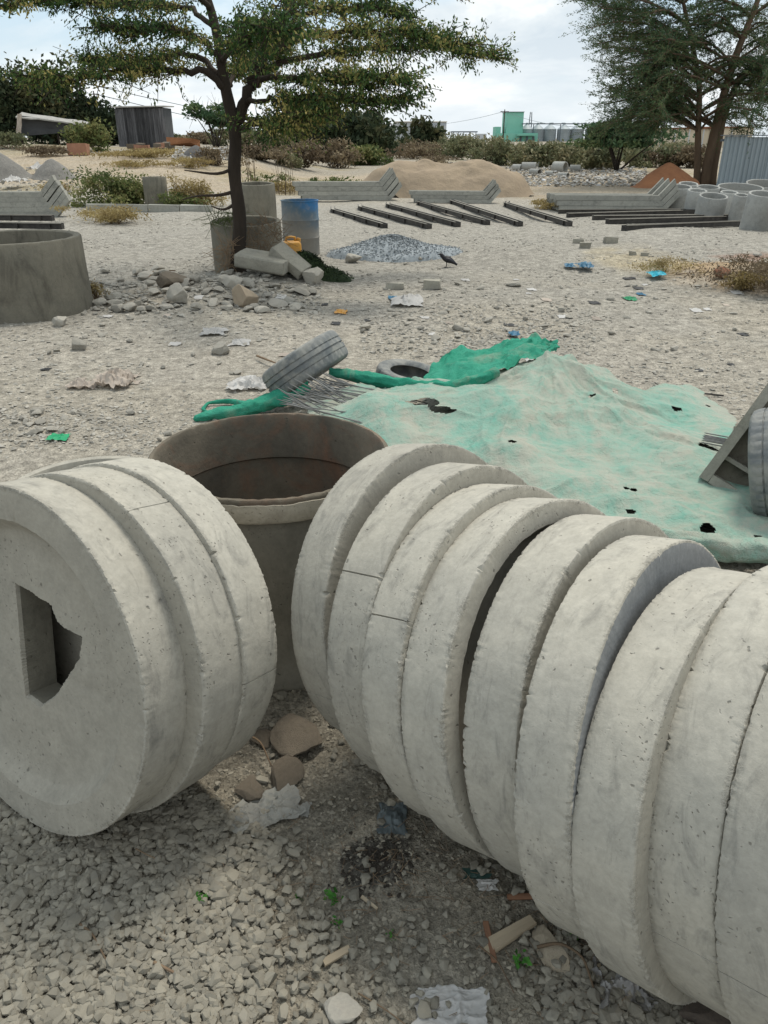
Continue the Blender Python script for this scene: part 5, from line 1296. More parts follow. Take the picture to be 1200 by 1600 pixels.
hg = [(288, 350, 226, 206, 'leaf_dry'), (330, 420, 228, 200, 'leaf_bush'), (262, 310, 222, 210, 'leaf_bush'), (390, 450, 236, 205, 'leaf_bush'), (590, 650, 240, 212, 'leaf_bush'), (430, 500, 262, 222, 'leaf_dry'), (480, 560, 262, 215, 'leaf_dry'), (540, 600, 258, 228, 'leaf_weed'), (600, 690, 248, 222, 'leaf_dry'), (560, 650, 246, 226, 'leaf_dry'), (660, 740, 246, 216, 'leaf_bush'), (700, 780, 250, 212, 'leaf_bush'), (740, 830, 258, 216, 'leaf_bush'), (800, 880, 262, 223, 'leaf_bush'), (850, 930, 260, 224, 'leaf_bush'), (900, 980, 264, 228, 'leaf_bush'), (960, 1040, 262, 230, 'leaf_bush'), (1010, 1080, 262, 232, 'leaf_dry'), (1050, 1110, 262, 228, 'leaf_dry'), (780, 850, 252, 220, 'leaf_bush'), (690, 760, 244, 210, 'leaf_bush'), (370, 440, 250, 228, 'leaf_dry'), (880, 950, 252, 222, 'leaf_bush'), (1020, 1100, 246, 222, 'leaf_bush'), (950, 1010, 250, 220, 'leaf_bush')]
for i, (a, b, pb, ptp, mt) in enumerate(hg):
    dry = mt == 'leaf_dry'
    px_bush('hedge_bush', 'dry brownish bush in the scrub line beyond the dirt road' if dry else 'dusty green bush in the scrub line beyond the dirt road' if mt == 'leaf_bush' else 'brighter green bush behind the left end of the brown sand heap', a, b, pb, ptp, 2600, .12 if not dry else .10, M[mt], group='dry bushes of the scrub line' if dry else 'green bushes of the scrub line' if mt == 'leaf_bush' else None, clumps=11, twiggy=40)
wd = [(250, 330, 262, 246, 'dry grass on the near edge of the dirt road left of the acacia', 'grass_dry', 1400, .07), (395, 480, 300, 282, 'yellow grass strip behind the drum and the dry stalks', 'grass_dry', 1600, .06), (30, 110, 244, 228, 'low dry weeds below the tarpaulin shelter', 'leaf_dry', 1500, .08), (170, 260, 262, 250, 'thin dry weeds on the road edge above the tall weedy clump', 'grass_dry', 1200, .07), (300, 365, 258, 228, 'dry brown weeds beyond the road beside the acacia trunk', 'leaf_dry', 1600, .08), (60, 120, 300, 284, 'thin weeds among the left debris beside the posts', 'grass_dry', 900, .05), (830, 905, 326, 314, 'yellow grass strip at the road edge left of the pale posts', 'grass_dry', 1200, .05), (135, 165, 470, 448, 'orange dry grass tuft beside the big weathered ring', 'grass_dry', 500, .02), (985, 1090, 428, 416, 'flat dry grass patch left of the rusty brush', 'grass_dry', 1500, .02), (650, 720, 262, 244, 'brown dry weeds behind the crest of the sand heap', 'leaf_dry', 1200, .08), (430, 470, 262, 236, 'leafy brown weeds across the road behind the stalks', 'leaf_bush', 1000, .08),
      (118, 232, 322, 266, 'tall weedy clump left of the lone grey pipe', 'leaf_weed', 2600, .06), (178, 236, 320, 280, 'broad leaved plant beside the lone grey pipe', 'leaf_weed', 700, .11), (262, 345, 322, 272, 'yellowing weed clump right of the lone grey pipe', 'grass_dry', 2200, .06), (250, 330, 324, 300, 'low green weeds at the foot of the lone grey pipe', 'leaf_weed', 900, .06),
      (480, 545, 306, 278, 'leafy weeds behind the middle stack of posts', 'leaf_weed', 700, .07), (625, 665, 300, 262, 'leafy shrub between the two middle stacks of posts', 'leaf_weed', 600, .08), (395, 450, 290, 270, 'pale weeds behind the acacia ring', 'leaf_weed', 500, .07),
      (40, 165, 224, 196, 'dense green and pink weeds in front of the tarpaulin shelter', 'leaf_bush', 2600, .11), (110, 180, 236, 190, 'dark leafy shrub beside the plank hut', 'leaf_weed', 1500, .12), (140, 300, 246, 232, 'low yellow grass below the plank hut', 'grass_dry', 2200, .10), (-20, 50, 232, 206, 'pale scrub at the left edge of the road', 'leaf_bush', 900, .10),
      (1120, 1320, 452, 402, 'rusty red dry brush at the right edge of the yard', 'leaf_dry', 6000, .022), (1120, 1200, 455, 425, 'low olive weeds in front of the rusty brush', 'grass_dry', 1200, .03), (120, 235, 350, 322, 'low dry yellow grass in front of the kerb line', 'grass_dry', 2200, .05)]
for a, b, pb, ptp, lab, mt, n, lf in wd:
    px_bush('weed_clump', lab, a, b, pb, ptp, int(n * 1.5), lf * .7, M[mt], cat='weeds', clumps=10, ratio=.3 if 'grass' in mt else .5, lift=.05, twiggy=50)
# moss fuzz
V = inf2[5]; m = MB(); c_ = V[RG.integers(0, len(V), 5000)] + RG.normal(size=(5000, 3)) * [.02, .02, .012]; leaf_quads(m, c_, RG.uniform(.008, .02, 5000), .5); m.build('moss', M['moss'], hm)['kind'] = 'stuff'
# tall thin dry stalks behind the drum
m = MB(); A = []; B = []
for _ in range(26):
    px = random.choice([random.uniform(385, 402), random.uniform(436, 462)]); q = at(px, 305); A.append(np.array(q)); B.append(np.array(q) + [random.gauss(0, .12), random.gauss(0, .1), random.uniform(.7, 1.7)])
sticks(m, np.array(A), np.array(B), .010, .004)
leaf_quads(m, np.array(B)[RG.integers(0, 26, 160)] + RG.normal(size=(160, 3)) * [.1, .1, .25], .05)
tag(m.build('dry_stalks', M['leaf_dry']), 'tall thin dry stalks rising behind the blue drum', 'weeds')

# ------------------------------------------------------------------ sheds, fences, far buildings
# dark plank hut
HD = 40.0
hq = at(222, 230); HD = hq.y
hx0, hx1 = pt(184, 228, HD).x, pt(263, 228, HD).x; hz0 = gz1((hx0 + hx1) / 2, HD) - .1; hz1 = EYE - HD * math.tan(ray_ang(167))
hut = thing('plank_hut', 'small dark hut of weathered vertical planks on the rise', 'hut', ((hx0 + hx1) / 2, HD + 1.0, hz0))
wd_ = (hx1 - hx0) * .94; hh = hz1 - hz0
MB().box((0, .04, hh / 2), (wd_ - .06, 1.9, hh - .05)).build('frame', M['tarp_dark'], hut)
npk = 22
for k in range(npk):
    w = wd_ / npk; o = MB().box((0, 0, 0), (w * random.uniform(.82, .96), .03, hh * random.uniform(.93, 1.0))).build('plank', M['plank'], hut)
    o.location = (-wd_ / 2 + w * (k + .5), -.95 + random.uniform(-.012, .012) - .03, hh / 2 - .02)
MB().box((0, 0, hh + .035), (wd_ + .25, 2.3, .06), rotm(.02, -.015, 0)).build('roof', M['tin'], hut)
# stones and bricks before the hut
for k in range(16):
    q = at(random.uniform(205, 275), random.uniform(236, 244)); o = MB().box((0, 0, .1), (.34, .2, .2), jit=.02).build('brick', M['brick_red'] if k % 3 == 0 else M['stone_brown']); o.location = q + Vector((0, 0, .17 * (k % 2))); o.rotation_euler = (0, 0, random.uniform(-.4, .4))
    tag(o, 'rough building block in the scatter before the plank hut', 'block', 'blocks before the plank hut')
o = MB().box((0, 0, .22), (.85, .4, .44), jit=.03).build('brick_stack', M['brick_red']); o.location = at(124, 243); tag(o, 'low orange brick stack beside the dirt road', 'brick stack')
# tarpaulin shelter
sx0, sx1 = 26, 132; SD = 43.0
sh = thing('tarp_shelter', 'low shelter of dark tarpaulin under a ragged pale roof edge', 'shelter', (0, 0, 0))
zg = gz1(pt(80, 214, SD).x, SD)
def SPt(px, py, D=SD): return tuple(pt(px, py, D))
def quad_panel(name, a, b, c_, d, mat, parent, thick=.06, n=10, seed=0):
    """a sagging panel with real thickness between four corners"""
    a, b, c_, d = map(np.array, (a, b, c_, d)); u, v = np.meshgrid(np.linspace(0, 1, n), np.linspace(0, 1, n))
    P = (a[None, None] * ((1 - u) * (1 - v))[..., None] + b * (u * (1 - v))[..., None] + c_ * (u * v)[..., None] + d * ((1 - u) * v)[..., None])
    nn = np.cross(b - a, d - a); nn /= np.linalg.norm(nn); P = P + nn * ((fbm(u * 5, v * 5, seed, 3) - .5) * .12)[..., None]
    Q = P - nn * thick; ix = np.arange(n * n).reshape(n, n); m = MB(); f = np.stack([ix[:-1, :-1].ravel(), ix[:-1, 1:].ravel(), ix[1:, 1:].ravel(), ix[1:, :-1].ravel()], 1)
    ring = np.concatenate([ix[0], ix[1:, -1], ix[-1, -2::-1], ix[-2:0, 0]]); r2 = np.roll(ring, -1)
    m.add(np.concatenate([P.reshape(-1, 3), Q.reshape(-1, 3)]), [f, f[:, ::-1] + n * n, np.stack([ring, ring + n * n, r2 + n * n, r2], 1)])
    return m.build(name, mat, parent, 'auto')
quad_panel('side_sheet', SPt(29, 213), SPt(132, 205), SPt(130, 194), SPt(29, 180), M['tarp_dark'], sh, seed=1)
quad_panel('roof_sheet', SPt(24, 181, SD - .3), SPt(134, 195, SD - .3), SPt(140, 190, SD + 2.5), SPt(34, 176, SD + 2.5), M['tin'], sh, seed=2)
quad_panel('door_flap', SPt(25, 208, SD - .35), SPt(33, 208, SD - .35), SPt(34, 178, SD - .35), SPt(27, 178, SD - .35), M['cloth'], sh, .03, seed=3)
for px in (30, 88, 131):
    m = MB(); a = np.array(pt(px, 195, SD + .1)); m.tube([(a[0], a[1], zg - .1), (a[0], a[1], a[2] + .1)], .05, 6); m.build('post', M['bark'], sh, True)
# orange thing and coloured litter right of the hut
q = at(282, 216); o = MB().box((0, 0, .2), (1.5, .8, .22), jit=.09).build('tile_pile', M['redsoil']); o.location = (pt(283, 213, 47).x, 47, gz1(-12, 47) + .05); tag(o, 'low pile of orange tiles beyond the plank hut', 'tile pile')

# corrugated metal fence
FD = 29.5
fz0 = gz1(pt(1120, 300, FD).x, FD) - .05; fz1 = EYE - FD * math.tan(ray_ang(213))
fx0 = pt(1119, 290, FD).x
fence = thing('metal_fence', 'grey-blue corrugated metal fence behind the standing pipes', 'fence', (fx0, FD, fz0))
for k in range(8):
    w = .78; n = 40; u = np.linspace(0, w + .02, n); z_ = .022 * np.sign(np.sin(u * 2 * np.pi / .155)) * np.minimum(1, np.abs(np.sin(u * 2 * np.pi / .155)) * 2.5)
    hk = fz1 - fz0 + random.uniform(-.03, .02); V = np.concatenate([np.stack([u, z_, 0 * u], 1), np.stack([u, z_, 0 * u + hk], 1), np.stack([u, z_ + .004, 0 * u], 1), np.stack([u, z_ + .004, 0 * u + hk], 1)])
    i = np.arange(n - 1); m = MB(); m.add(V, [np.stack([i, i + 1, n + i + 1, n + i], 1), np.stack([2 * n + i, 3 * n + i, 3 * n + i + 1, 2 * n + i + 1], 1), np.stack([n + i, n + i + 1, 3 * n + i + 1, 3 * n + i], 1)])
    o = m.build('metal_sheet', M['sheet'], fence); o.location = (k * w, .006 * (k % 2), 0); o.rotation_euler = (0, .004 * random.uniform(-1, 1), 0)
MB().box((3.1, .06, fz1 - fz0 - .12), (6.4, .06, .08)).build('rail', M['steel_far'], fence)
MB().box((3.1, -.02, fz1 - fz0 + .03), (6.5, .12, .03)).build('top_strip', M['steel_far'], fence)
for k in range(4):
    MB().box((.1 + 2 * k, .10, (fz1 - fz0) / 2), (.08, .08, fz1 - fz0)).build('fence_post', M['steel_far'], fence)
# cream warehouse
WD = 150.0
def bx(px0, px1, pyt, D, dep, name, mat, parent, z0=0.0, tilt=None):
    a, b = pt(px0, 215, D), pt(px1, 215, D); z1 = EYE - D * math.tan(ray_ang(pyt))
    return MB().box(((a.x + b.x) / 2, D + dep / 2, (z0 + z1) / 2), (b.x - a.x, dep, z1 - z0)).build(name, mat, parent)
wh = thing('warehouse', 'long cream warehouse with rusty roof edges behind the feathery acacia', 'warehouse')
bx(1024, 1175, 200, WD, 25, 'wall', M['cream'], wh)
bx(1022, 1110, 199.4, WD - .4, 26, 'roof_edge', M['rust'], wh, EYE - WD * math.tan(ray_ang(201.5)))
bx(1108, 1177, 197.6, WD - .7, 27, 'roof_edge', M['rust'], wh, EYE - WD * math.tan(ray_ang(199.6)))
bx(1108, 1175, 199.8, WD - .3, 20, 'front_wall', M['cream'], wh)
for k in range(6):
    bx(1032 + 22 * k, 1033.2 + 22 * k, 202, WD - .55, .2, 'pilaster', M['offwhite'], wh)
# pale building left
pb_ = thing('pale_building', 'pale grey block building on the horizon behind the round tree', 'building')
bx(617, 697, 191, 260, 30, 'wall', M['offwhite'], pb_); bx(648, 697, 196, 258, 1.5, 'front_wing', M['offwhite'], pb_)
bx(616, 698, 189.6, 259.5, 31, 'parapet', M['cream'], pb_, EYE - 260 * math.tan(ray_ang(190.8)))
for k in range(7):
    bx(622 + 10.5 * k, 626 + 10.5 * k, 199, 257.7, .25, 'window', M['steel_far'], pb_, EYE - 258 * math.tan(ray_ang(203)))
# open frame structure
fr = thing('steel_frame_shed', 'open steel frame shed on the horizon left of the green tower', 'shed')
for px in (708, 716, 724, 733, 743): bx(px, px + 1, 206, 240, .3, 'post', M['steel_far'], fr)
bx(706, 746, 205, 239.6, 6, 'roof_beam', M['steel_far'], fr, EYE - 240 * math.tan(ray_ang(206.8)))
bx(746, 760, 209, 235, 6, 'tank_box', M['offwhite'], fr)
# mint green mill tower and silos
SD2 = 380.0
ml = thing('mill_tower', 'mint green mill tower beside the silos on the horizon', 'tower')
bx(790, 816, 175, SD2, 14, 'tower', M['mint'], ml); bx(774, 782, 198, SD2 - 1, 10, 'side_block', M['mint'], ml); bx(776, 840, 208, SD2 - 3, 14, 'low_block', M['mint'], ml)
bx(789, 817, 174.3, SD2 - .5, 15, 'roof_edge', M['steel_far'], ml, EYE - SD2 * math.tan(ray_ang(175.2)))
bx(808, 836, 209.5, SD2 - 6, 3, 'shed_roof', M['mint'], ml, EYE - SD2 * math.tan(ray_ang(212)))
for px in (812, 822, 832): bx(px, px + 3, 213, SD2 - 3.4, .3, 'door', M['steel_far'], ml)
for k, px in enumerate((822, 839, 858, 880, 901, 924, 945, 966)):
    a = pt(px, 215, SD2 + 6); r_ = 9.3 * SD2 / FP; z1 = EYE - SD2 * math.tan(ray_ang(201.5)); z2 = EYE - SD2 * math.tan(ray_ang(195.2))
    s_ = thing('grain_silo', 'galvanised steel grain silo, ' + ['nearest the mint green tower', 'second from the tower', 'third from the tower', 'fourth from the tower', 'fifth from the tower', 'sixth from the tower', 'seventh from the tower, behind thorn branches', 'last, hidden most by the thorn tree'][k], 'silo', (a.x, SD2 + 6, 0), 0, 'grain silos on the horizon')
    m = MB(); prof = [(r_ + (.06 if q % 2 else 0), z1 * q / 14) for q in range(15)]; m.lathe(prof, 40); m.build('wall', M['galv'], s_)
    m = MB(); m.lathe([(r_ * 1.03, z1), (r_ * .2, z2 + .3), (r_ * .18, z2 + .9), (.02, z2 + 1.1)], 40); m.build('roof', M['galv'], s_, 'auto')
cw = thing('conveyor_walkway', 'long conveyor walkway running along the tops of the silos', 'walkway')
bx(815, 985, 192.6, SD2 - 2, 3, 'gantry', M['steel_far'], cw, EYE - SD2 * math.tan(ray_ang(194.2)))
for k in range(10):
    bx(826 + 17 * k, 829 + 17 * k, 191.6, SD2 - 2.2, 2, 'drive_box', M['galv'], cw, EYE - SD2 * math.tan(ray_ang(193.1)))
for k in range(5):
    bx(832 + 42 * k, 833 + 42 * k, 194.4, SD2 - 2.5, .5, 'leg', M['steel_far'], cw)
# poles, mast and wires
def pole(label, px, pyb, pyt, D, r, lean=0.0, arms=1, name='power_pole'):
    a = pt(px, pyb, D); z0 = gz1(a.x, D); z1 = EYE - D * math.tan(ray_ang(pyt)); t = thing(name, label, 'pole', (a.x, D, z0), 0)
    h = z1 - z0; m = MB(); m.tube([(0, 0, -.2), (lean * h, 0, h)], [r, r * .7], 8); m.build('shaft', M['bark'], t, True)
    for k in range(arms): MB().box((lean * h * .95, 0, h * .94 - k * h * .07), (r * 12, r, r)).build('crossarm', M['bark'], t)
    return Vector((a.x + lean * h, D, z1 - h * .05))
w1 = pole('thin wooden power pole beside the mint green tower', 786, 216, 171, 200, .16)
w2 = pole('slender power pole between the shelter and the plank hut', 156, 212, 142, 70, .07)
w3 = pole('leaning power pole above the metal fence', 1162, 214, 166, 90, .08, .13)
w4 = pole('far power pole left of the pale building', 611, 216, 192, 300, .2)
mast = thing('lattice_mast', 'thin lattice mast standing among the silos', 'mast', (pt(827, 215, 420).x, 420, 0)); zt = EYE - 420 * math.tan(ray_ang(175))
m = MB()
for sx in (-1, 1):
    for sy in (-1, 1): m.tube([(sx * .9, sy * .9, 0), (sx * .35, sy * .35, zt)], .12, 4)
m.build('mast_legs', M['steel_far'], mast); m = MB(); m.add(*[np.zeros((0, 3)), np.zeros((0, 4), int)]) if False else None
m = MB()
for k in range(9): m.box((0, 0, zt * (k + .5) / 9), (1.8 - .1 * k, .1, .1))
m.build('mast_brace', M['steel_far'], mast)
def wire(label, A, B, sag, r):
    P = poly_sample([A, B], 24); t = np.linspace(0, 1, 24); P[:, 2] -= sag * 4 * t * (1 - t)
    m = MB(); m.tube(P, r, 4); tag(m.build('power_line', M['steel_far']), label, 'power line', 'power lines in the sky')
wire('faint power line running from the thin pole over the round tree', np.array(w1), np.array(w4), 1.5, .035)
wire('faint power line dipping behind the acacia to the slender pole', np.array(w2), np.array(w4), 3.5, .03)
wire('second faint power line behind the acacia, a little higher', np.array(w2) + [0, 0, .6], np.array(w4) + [0, 0, 2.0], 3.0, .03)
wire('faint power line beyond the feathery acacia, right side', np.array(w1), np.array(w3), 2.5, .03)

# far concrete pipes lying in the litter
for i, (px, py, w_, h_, rz, lab) in enumerate([(874, 270, 20, 17, .25, 'tallest concrete pipe lying in the litter band'), (826, 267, 22, 13, -.2, 'concrete pipe lying left of centre in the litter band'), (808, 267, 14, 10, .1, 'short pipe at the left end of the litter band'), (836, 273, 22, 9, .6, 'half buried pipe in front of the others in the litter band'), (858, 275, 13, 8, 0, 'small pipe piece left of the tallest one in the litter'), (880, 277, 20, 7, .5, 'low pipe piece in front of the tallest one in the litter'), (898, 268, 16, 10, -.3, 'pipe lying right of the tallest one in the litter'), (837, 262, 14, 9, .2, 'pipe piece farthest back in the litter band')]):
    p = at(px, py); k = mpp(p); r_ = h_ * k / 2
    m = MB(); m.lathe([(r_ * .8, -w_ * k / 2), (r_, -w_ * k / 2), (r_, w_ * k / 2), (r_ * .8, w_ * k / 2)], 24, closed=True)
    o = m.build('concrete_pipe', M['pipe'], smooth='auto', loc=(p.x, p.y, p.z + r_ * .9)); o.rotation_euler = (math.pi / 2, 0, math.pi / 2 - rz - .5); tag(o, lab, 'concrete pipe', 'concrete pipes lying in the litter')
# litter band, bits of plastic and rubble
m = MB(); C = []
for _ in range(2600):
    px = random.uniform(640, 1010); py = random.uniform(262, 292) if px > 760 else random.uniform(256, 268)
    p = at(px, py); C.append((p.x, p.y, p.z + random.uniform(.0, .10)))
for _ in range(500):
    p = at(random.uniform(270, 360), random.uniform(232, 252)); C.append((p.x, p.y, p.z + random.uniform(0, .1)))
C = np.array(C)
sc_ = scatter(C[:, 0], C[:, 1], C[:, 2] - .02, RG.uniform(.04, .14, len(C)), 77, .6)
tag(sc_.build('roadside_litter', M['litter']), 'band of pale litter and rubble along the far side of the road', 'litter', kind='stuff')
# rocky white debris at the left
C = []
for _ in range(500):
    p = at(random.uniform(-20, 130), random.uniform(262, 330)); C.append(tuple(p))
C = np.array(C); tag(scatter(C[:, 0], C[:, 1], C[:, 2], RG.uniform(.02, .10, len(C)), 78, .7).build('debris', M['chips']), 'pale broken debris behind the left stack of posts', 'debris', kind='stuff')

# ------------------------------------------------------------------ litter and small things
def scrap(label, px, py, wpx, hpx, mat, name='plastic_scrap', cat='litter', lift=.35, seed=0, amp=.35, rz=0.0, n=16, up=0.0):
    """a crumpled piece of sheet lying on the ground"""
    p = at(px, py); k = mpp(p); w = wpx * k; d = hpx * k / max(.18, math.sin(ray_ang(py))) ; d = min(d, w * 1.6)
    u, v = np.meshgrid(np.linspace(-.5, .5, n), np.linspace(-.5, .5, n)); s = min(w, d)
    e = 1 + (fbm(u * 4 + seed, v * 4, seed + 2, 3) - .5) * .6
    x = u * w * e; y = v * d * e; z = s * amp * 1.25 * (ridged(u * 3 + seed * 1.7, v * 3, seed, 3) - .35 + .45 * (ridged(u * 7.3 + v * 2 + seed, v * 7 - u * 3, seed + 7, 3) - .5)) * (1 - .5 * np.maximum(np.abs(u), np.abs(v)) * 2) + up * s
    c_, s_ = math.cos(rz), math.sin(rz); x, y = x * c_ - y * s_, x * s_ + y * c_
    z = np.maximum(z, .002) + ground_z((x + p.x).ravel(), (y + p.y).ravel()).reshape(x.shape) - p.z
    ix = np.arange(n * n).reshape(n, n); m = MB(); m.add(np.stack([x, y, z], -1).reshape(-1, 3), np.stack([ix[:-1, :-1].ravel(), ix[:-1, 1:].ravel(), ix[1:, 1:].ravel(), ix[1:, :-1].ravel()], 1))
    return tag(m.build(name, mat, smooth='auto', loc=(p.x, p.y, p.z + .003)), label, cat)
scrap('crumpled grey paper bag torn open on the earth between the disc rows', 428, 1272, 88, 50, M['paper'], 'paper_bag', 'paper bag', seed=4, amp=.26, rz=.5, n=50)
scrap('curled strip of torn paper at the left end of the grey bag', 378, 1282, 56, 36, M['paper'], 'paper_strip', 'paper', seed=9, amp=.30, rz=-.75, n=22)
scrap('short torn paper strip right of the grey bag', 477, 1276, 16, 42, M['paper'], 'paper_strip', 'paper', seed=12, amp=.3, rz=-.2)
scrap('grey-blue crumpled plastic sheet beside the dark wet patch', 612, 1282, 44, 46, M['slate'], seed=5, amp=.3, n=22)
scrap('white crumpled paper at the bottom edge of the view', 706, 1588, 112, 66, M['white'], 'paper', 'paper', seed=6, amp=.16, n=64)
scrap('clear crumpled plastic under the near discs', 968, 1548, 90, 80, plain('clear_film', (0.26, 0.25, 0.235), (0.18, 0.17, 0.16), 20, .3, .6, 24, .01, spec=.6), seed=8, amp=.35, n=30)
scrap('small dark green plastic scrap by the fifth disc', 745, 1371, 40, 14, plain('dark_green_plastic', (.03, .06, .05), (.04, .08, .07), 9, .5), seed=10)
scrap('small torn white scrap below the dark green one', 762, 1385, 30, 16, M['white'], seed=13)
scrap('pinkish cream cloth crumpled on the ground at the left', 182, 600, 52, 20, M['cloth'], 'cloth', 'cloth', seed=14, amp=.55, n=40)
scrap('cream cloth tail stretched left of the pinkish heap', 128, 604, 44, 9, M['cloth'], 'cloth', 'cloth', seed=15, amp=.5, n=24)
scrap('white plastic bag lying left of the standing tyre', 390, 604, 54, 18, M['white'], 'plastic_bag', 'plastic bag', seed=16, amp=.38, n=34)
scrap('green plastic scrap on the pale ground above the left discs', 93, 688, 32, 10, M['green_scrap'], seed=17, amp=.25, up=.05)
scrap('flat white board scrap below the left stones', 335, 521, 36, 8, M['white'], seed=18)
scrap('second white board scrap on the ground near the lone pale stone', 375, 537, 28, 8, M['white'], seed=19)
scrap('yellow scrap on the ground before the mossy heap', 533, 490, 18, 8, M['yellow'], seed=20)
scrap('small white paper sheet on the ground before the bricks', 636, 474, 46, 14, M['white'], seed=21)
scrap('blue plastic piece above the white paper sheet', 614, 467, 14, 7, M['blue'], seed=22)
scrap('blue bag on the right ground, the left of the close pair', 890, 420, 15, 7, M['blue'], 'plastic_bag', 'plastic bag', seed=23, up=.2)
scrap('blue bag on the right ground, the right of the close pair', 914, 422, 25, 7, M['blue'], 'plastic_bag', 'plastic bag', seed=24, up=.2)
scrap('turquoise bag near the patch of rusty earth', 1026, 436, 24, 9, plain('turquoise_plastic', (.03, .36, .46), (.02, .28, .38), 9, .5), 'plastic_bag', 'plastic bag', seed=25, up=.2)
scrap('small blue rag below the turquoise bag', 1001, 461, 12, 5, M['blue'], seed=26)
scrap('dark green scrap on the right ground below the blue rag', 985, 469, 17, 6, M['green_scrap'], seed=27)
scrap('white bag lying among the left debris near the posts', 24, 294, 28, 16, M['white'], 'plastic_bag', 'plastic bag', seed=28, amp=.6, up=.3)
scrap('white sack lying on the dark gravel heap at the left', 62, 272, 22, 12, M['white'], 'sack', 'sack', seed=29, amp=.6, up=.3)
scrap('pale sack by the tall weeds right of the lone pipe', 280, 308, 26, 14, M['white'], 'sack', 'sack', seed=30, amp=.6, up=.3)
scrap('blue bag peeping out behind the green flap', 804, 527, 16, 10, M['blue'], 'plastic_bag', 'plastic bag', seed=31, up=.3)
for i in range(46):
    a, b = random.choice([(random.uniform(20, 1190), random.uniform(430, 620)), (random.uniform(700, 1190), random.uniform(430, 600))])
    scrap('tiny faded scrap of paper or film on the open yard', a, b, random.uniform(8, 18), random.uniform(3, 6), random.choice([M['white'], M['white'], M['cloth'], M['black']]), seed=200 + i, n=7, amp=.2)['group'] = 'tiny scraps on the yard'
# wood pieces
def stick_box(label, a, b, wpx, tpx, mat, name='wood_piece', taper=1.0):
    p, q = at(*a), at(*b); k = mpp(p); d = q - p; L = d.length
    bm = rbox(L, wpx * k, tpx * k, min(.003, tpx * k * .2), 1); 
    for v in bm.verts:
        if v.co.x > 0: v.co.y *= taper
        v.co += Vector(RG.normal(size=3)) * .0008
    o = bmobj(name, bm, mat, None, False); o.location = (p + q) / 2 + Vector((0, 0, .006)); o.rotation_euler = (random.uniform(-.08, .08), -.05, math.atan2(d.y, d.x))
    return tag(o, label, 'wood piece')
stick_box('broken wooden wedge with a pale upper face, near the discs', (757, 1488), (832, 1455), 27, 8, M['wood'], taper=.7)
stick_box('thin red wooden strip touching the foot of a disc', (792, 1409), (856, 1420), 9, 5, M['wood_red'])
stick_box('splintered pale wood chip on the bare earth', (506, 1516), (548, 1502), 13, 6, M['wood'])
stick_box('short reddish splinter under the wooden wedge', (757, 1462), (772, 1510), 9, 6, M['wood_red'])
stick_box('small thin splinter left of the wood pieces', (565, 1419), (590, 1428), 5, 3, M['wood'])
stick_box('little wood offcut among the gravel at the bottom right', (1130 - 200, 1530), (1136 - 200, 1545), 8, 5, M['wood'])
def twig(label, pts, r, mat='twig'):
    P = [np.array(at(a, b)) + [0, 0, r + .003 + h] for a, b, h in pts]; Q = smooth_poly(P, 14, 2); m = MB(); m.tube(Q, np.linspace(r, r * .5, 14), 6)
    tag(m.build('twig', M[mat], smooth=True), label, 'twig')
twig('dry twig lying on the gravel at the lower left', [(122, 1455, .006), (150, 1480, .008), (170, 1512, .006)], .0035)
twig('straight pale stick on the gravel right of the dry twig', [(243, 1517, .008), (290, 1541, .008)], .004)
twig('curved root lying across the stones between the disc rows', [(352, 1186, .03), (385, 1178, .05), (410, 1185, .05), (425, 1210, .02)], .004)
twig('long thin stem in front of the white paper', [(748, 1490, .01), (775, 1530, .012), (800, 1580, .008)], .002)
twig('bent brown root beside the tan slab', [(838, 1490, .01), (870, 1500, .03), (905, 1530, .03), (925, 1570, .01)], .004)
twig('thin straw on the earth by the bottom stone', [(560, 1560, .006), (600, 1590, .01), (640, 1612, .006)], .0018)
twig('red-brown straws tangled on the gravel', [(216, 1345, .008), (235, 1355, .02), (250, 1362, .006)], .002)
twig('pale bent wire on the ground left of the pointed boulder', [(232, 443, .02), (240, 430, .04), (275, 430, .04)], .012)
twig('broken stick on the ground behind the standing tyre', [(402, 563, .02), (442, 578, .02)], .010)
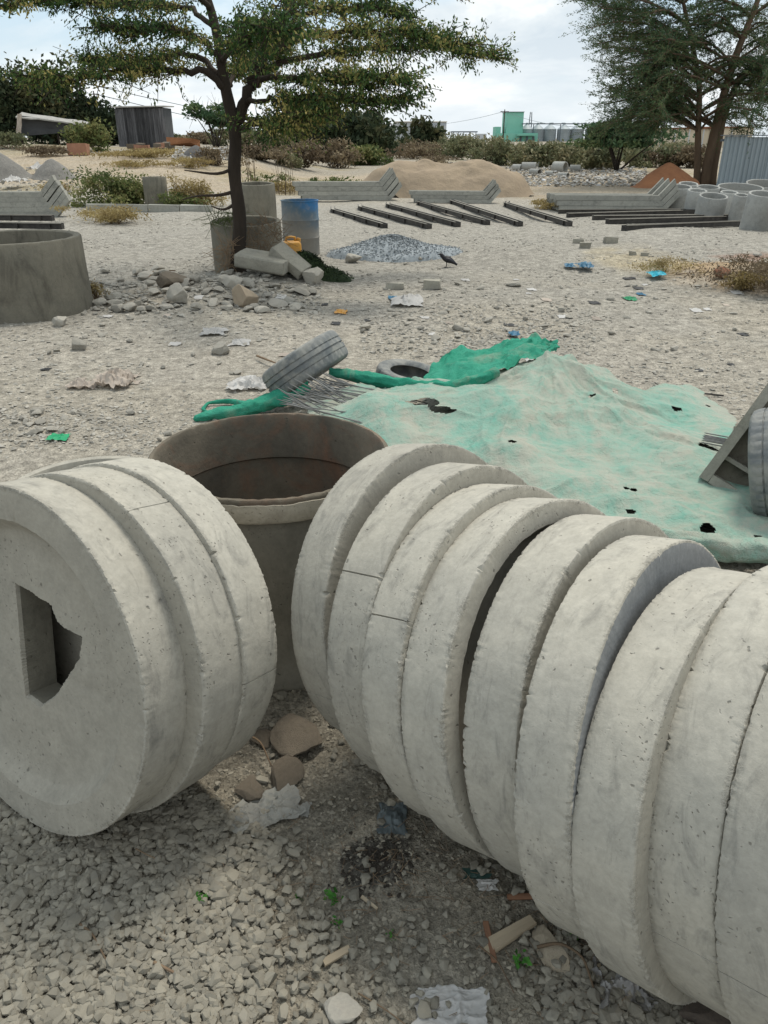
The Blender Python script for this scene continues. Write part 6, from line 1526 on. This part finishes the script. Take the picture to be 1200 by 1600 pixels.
# straws and little roots as ground litter
A = []; B = []
for _ in range(420):
    px, py = random.choice([(random.gauss(600, 90), random.gauss(1370, 60)), (random.gauss(900, 60), random.gauss(1500, 60)), (random.uniform(100, 900), random.uniform(1250, 1600))])
    q = np.array(at(px, min(py, 1650))); a = random.uniform(0, 6.28); l = random.uniform(.01, .045); q[2] += .006
    A.append(q); B.append(q + [l * math.cos(a), l * math.sin(a), random.uniform(0, .012)])
m = MB(); sticks(m, np.array(A), np.array(B), .0009, .0005); tag(m.build('straw_litter', M['twig']), 'dry straws and rootlets scattered on the earth', 'straw', kind='stuff')
for px, py, s in ((517, 1422, .020), (320, 1424, .018), (816, 1516, .022), (316, 1408, .012), (530, 1450, .012), (466, 1412, .010), (610, 1468, .010), (890, 1480, .014)):
    p = at(px, py); C = np.array(p) + RG.normal(size=(16, 3)) * [s * .5, s * .5, s * .25] + [0, 0, s * .6]; m = MB(); leaf_quads(m, C - np.array(p), s * RG.uniform(.3, .6, 16), .6)
    m.tube([(0, 0, -.002), (0, 0, s * .6)], .001, 4, mi=0)
    tag(m.build('sprout', M['sprout'], loc=p), 'tiny green sprout growing out of the earth', 'sprout', 'sprouts in the foreground')

# ------------------------------------------------------------------ bird
p = at(697, 418)
bd = thing('bird', 'black bird standing on the dusty ground below the gravel heap', 'bird', p, 0.0)
sp_ = smooth_poly([(.150, 0, .035), (.09, 0, .075), (.03, 0, .105), (-.03, 0, .125), (-.062, 0, .158), (-.080, 0, .178), (-.10, 0, .175), (-.128, 0, .166)], 22, 1)
rr_ = np.interp(np.linspace(0, 1, 22), [0, .12, .25, .42, .55, .66, .74, .82, .88, 1], [.014, .018, .030, .046, .044, .030, .026, .024, .010, .002])
m = MB(); m.tube(sp_, rr_, 12); m.build('body', M['feather'], bd, True)
for s_ in (-1, 1):
    m = MB(); m.tube([(.0, s_ * .018, .085), (.005, s_ * .018, .04), (-.002, s_ * .018, .003), (-.03, s_ * .02, .003)], [.008, .004, .0035, .002], 6); m.build('leg', M['black'], bd, True)
    m = MB(); m.tube(smooth_poly([(-.03, s_ * .040, .125), (.03, s_ * .045, .108), (.11, s_ * .022, .065)], 9), [.008, .018, .024, .026, .026, .022, .016, .010, .004], 8); m.build('wing', M['feather'], bd, True)
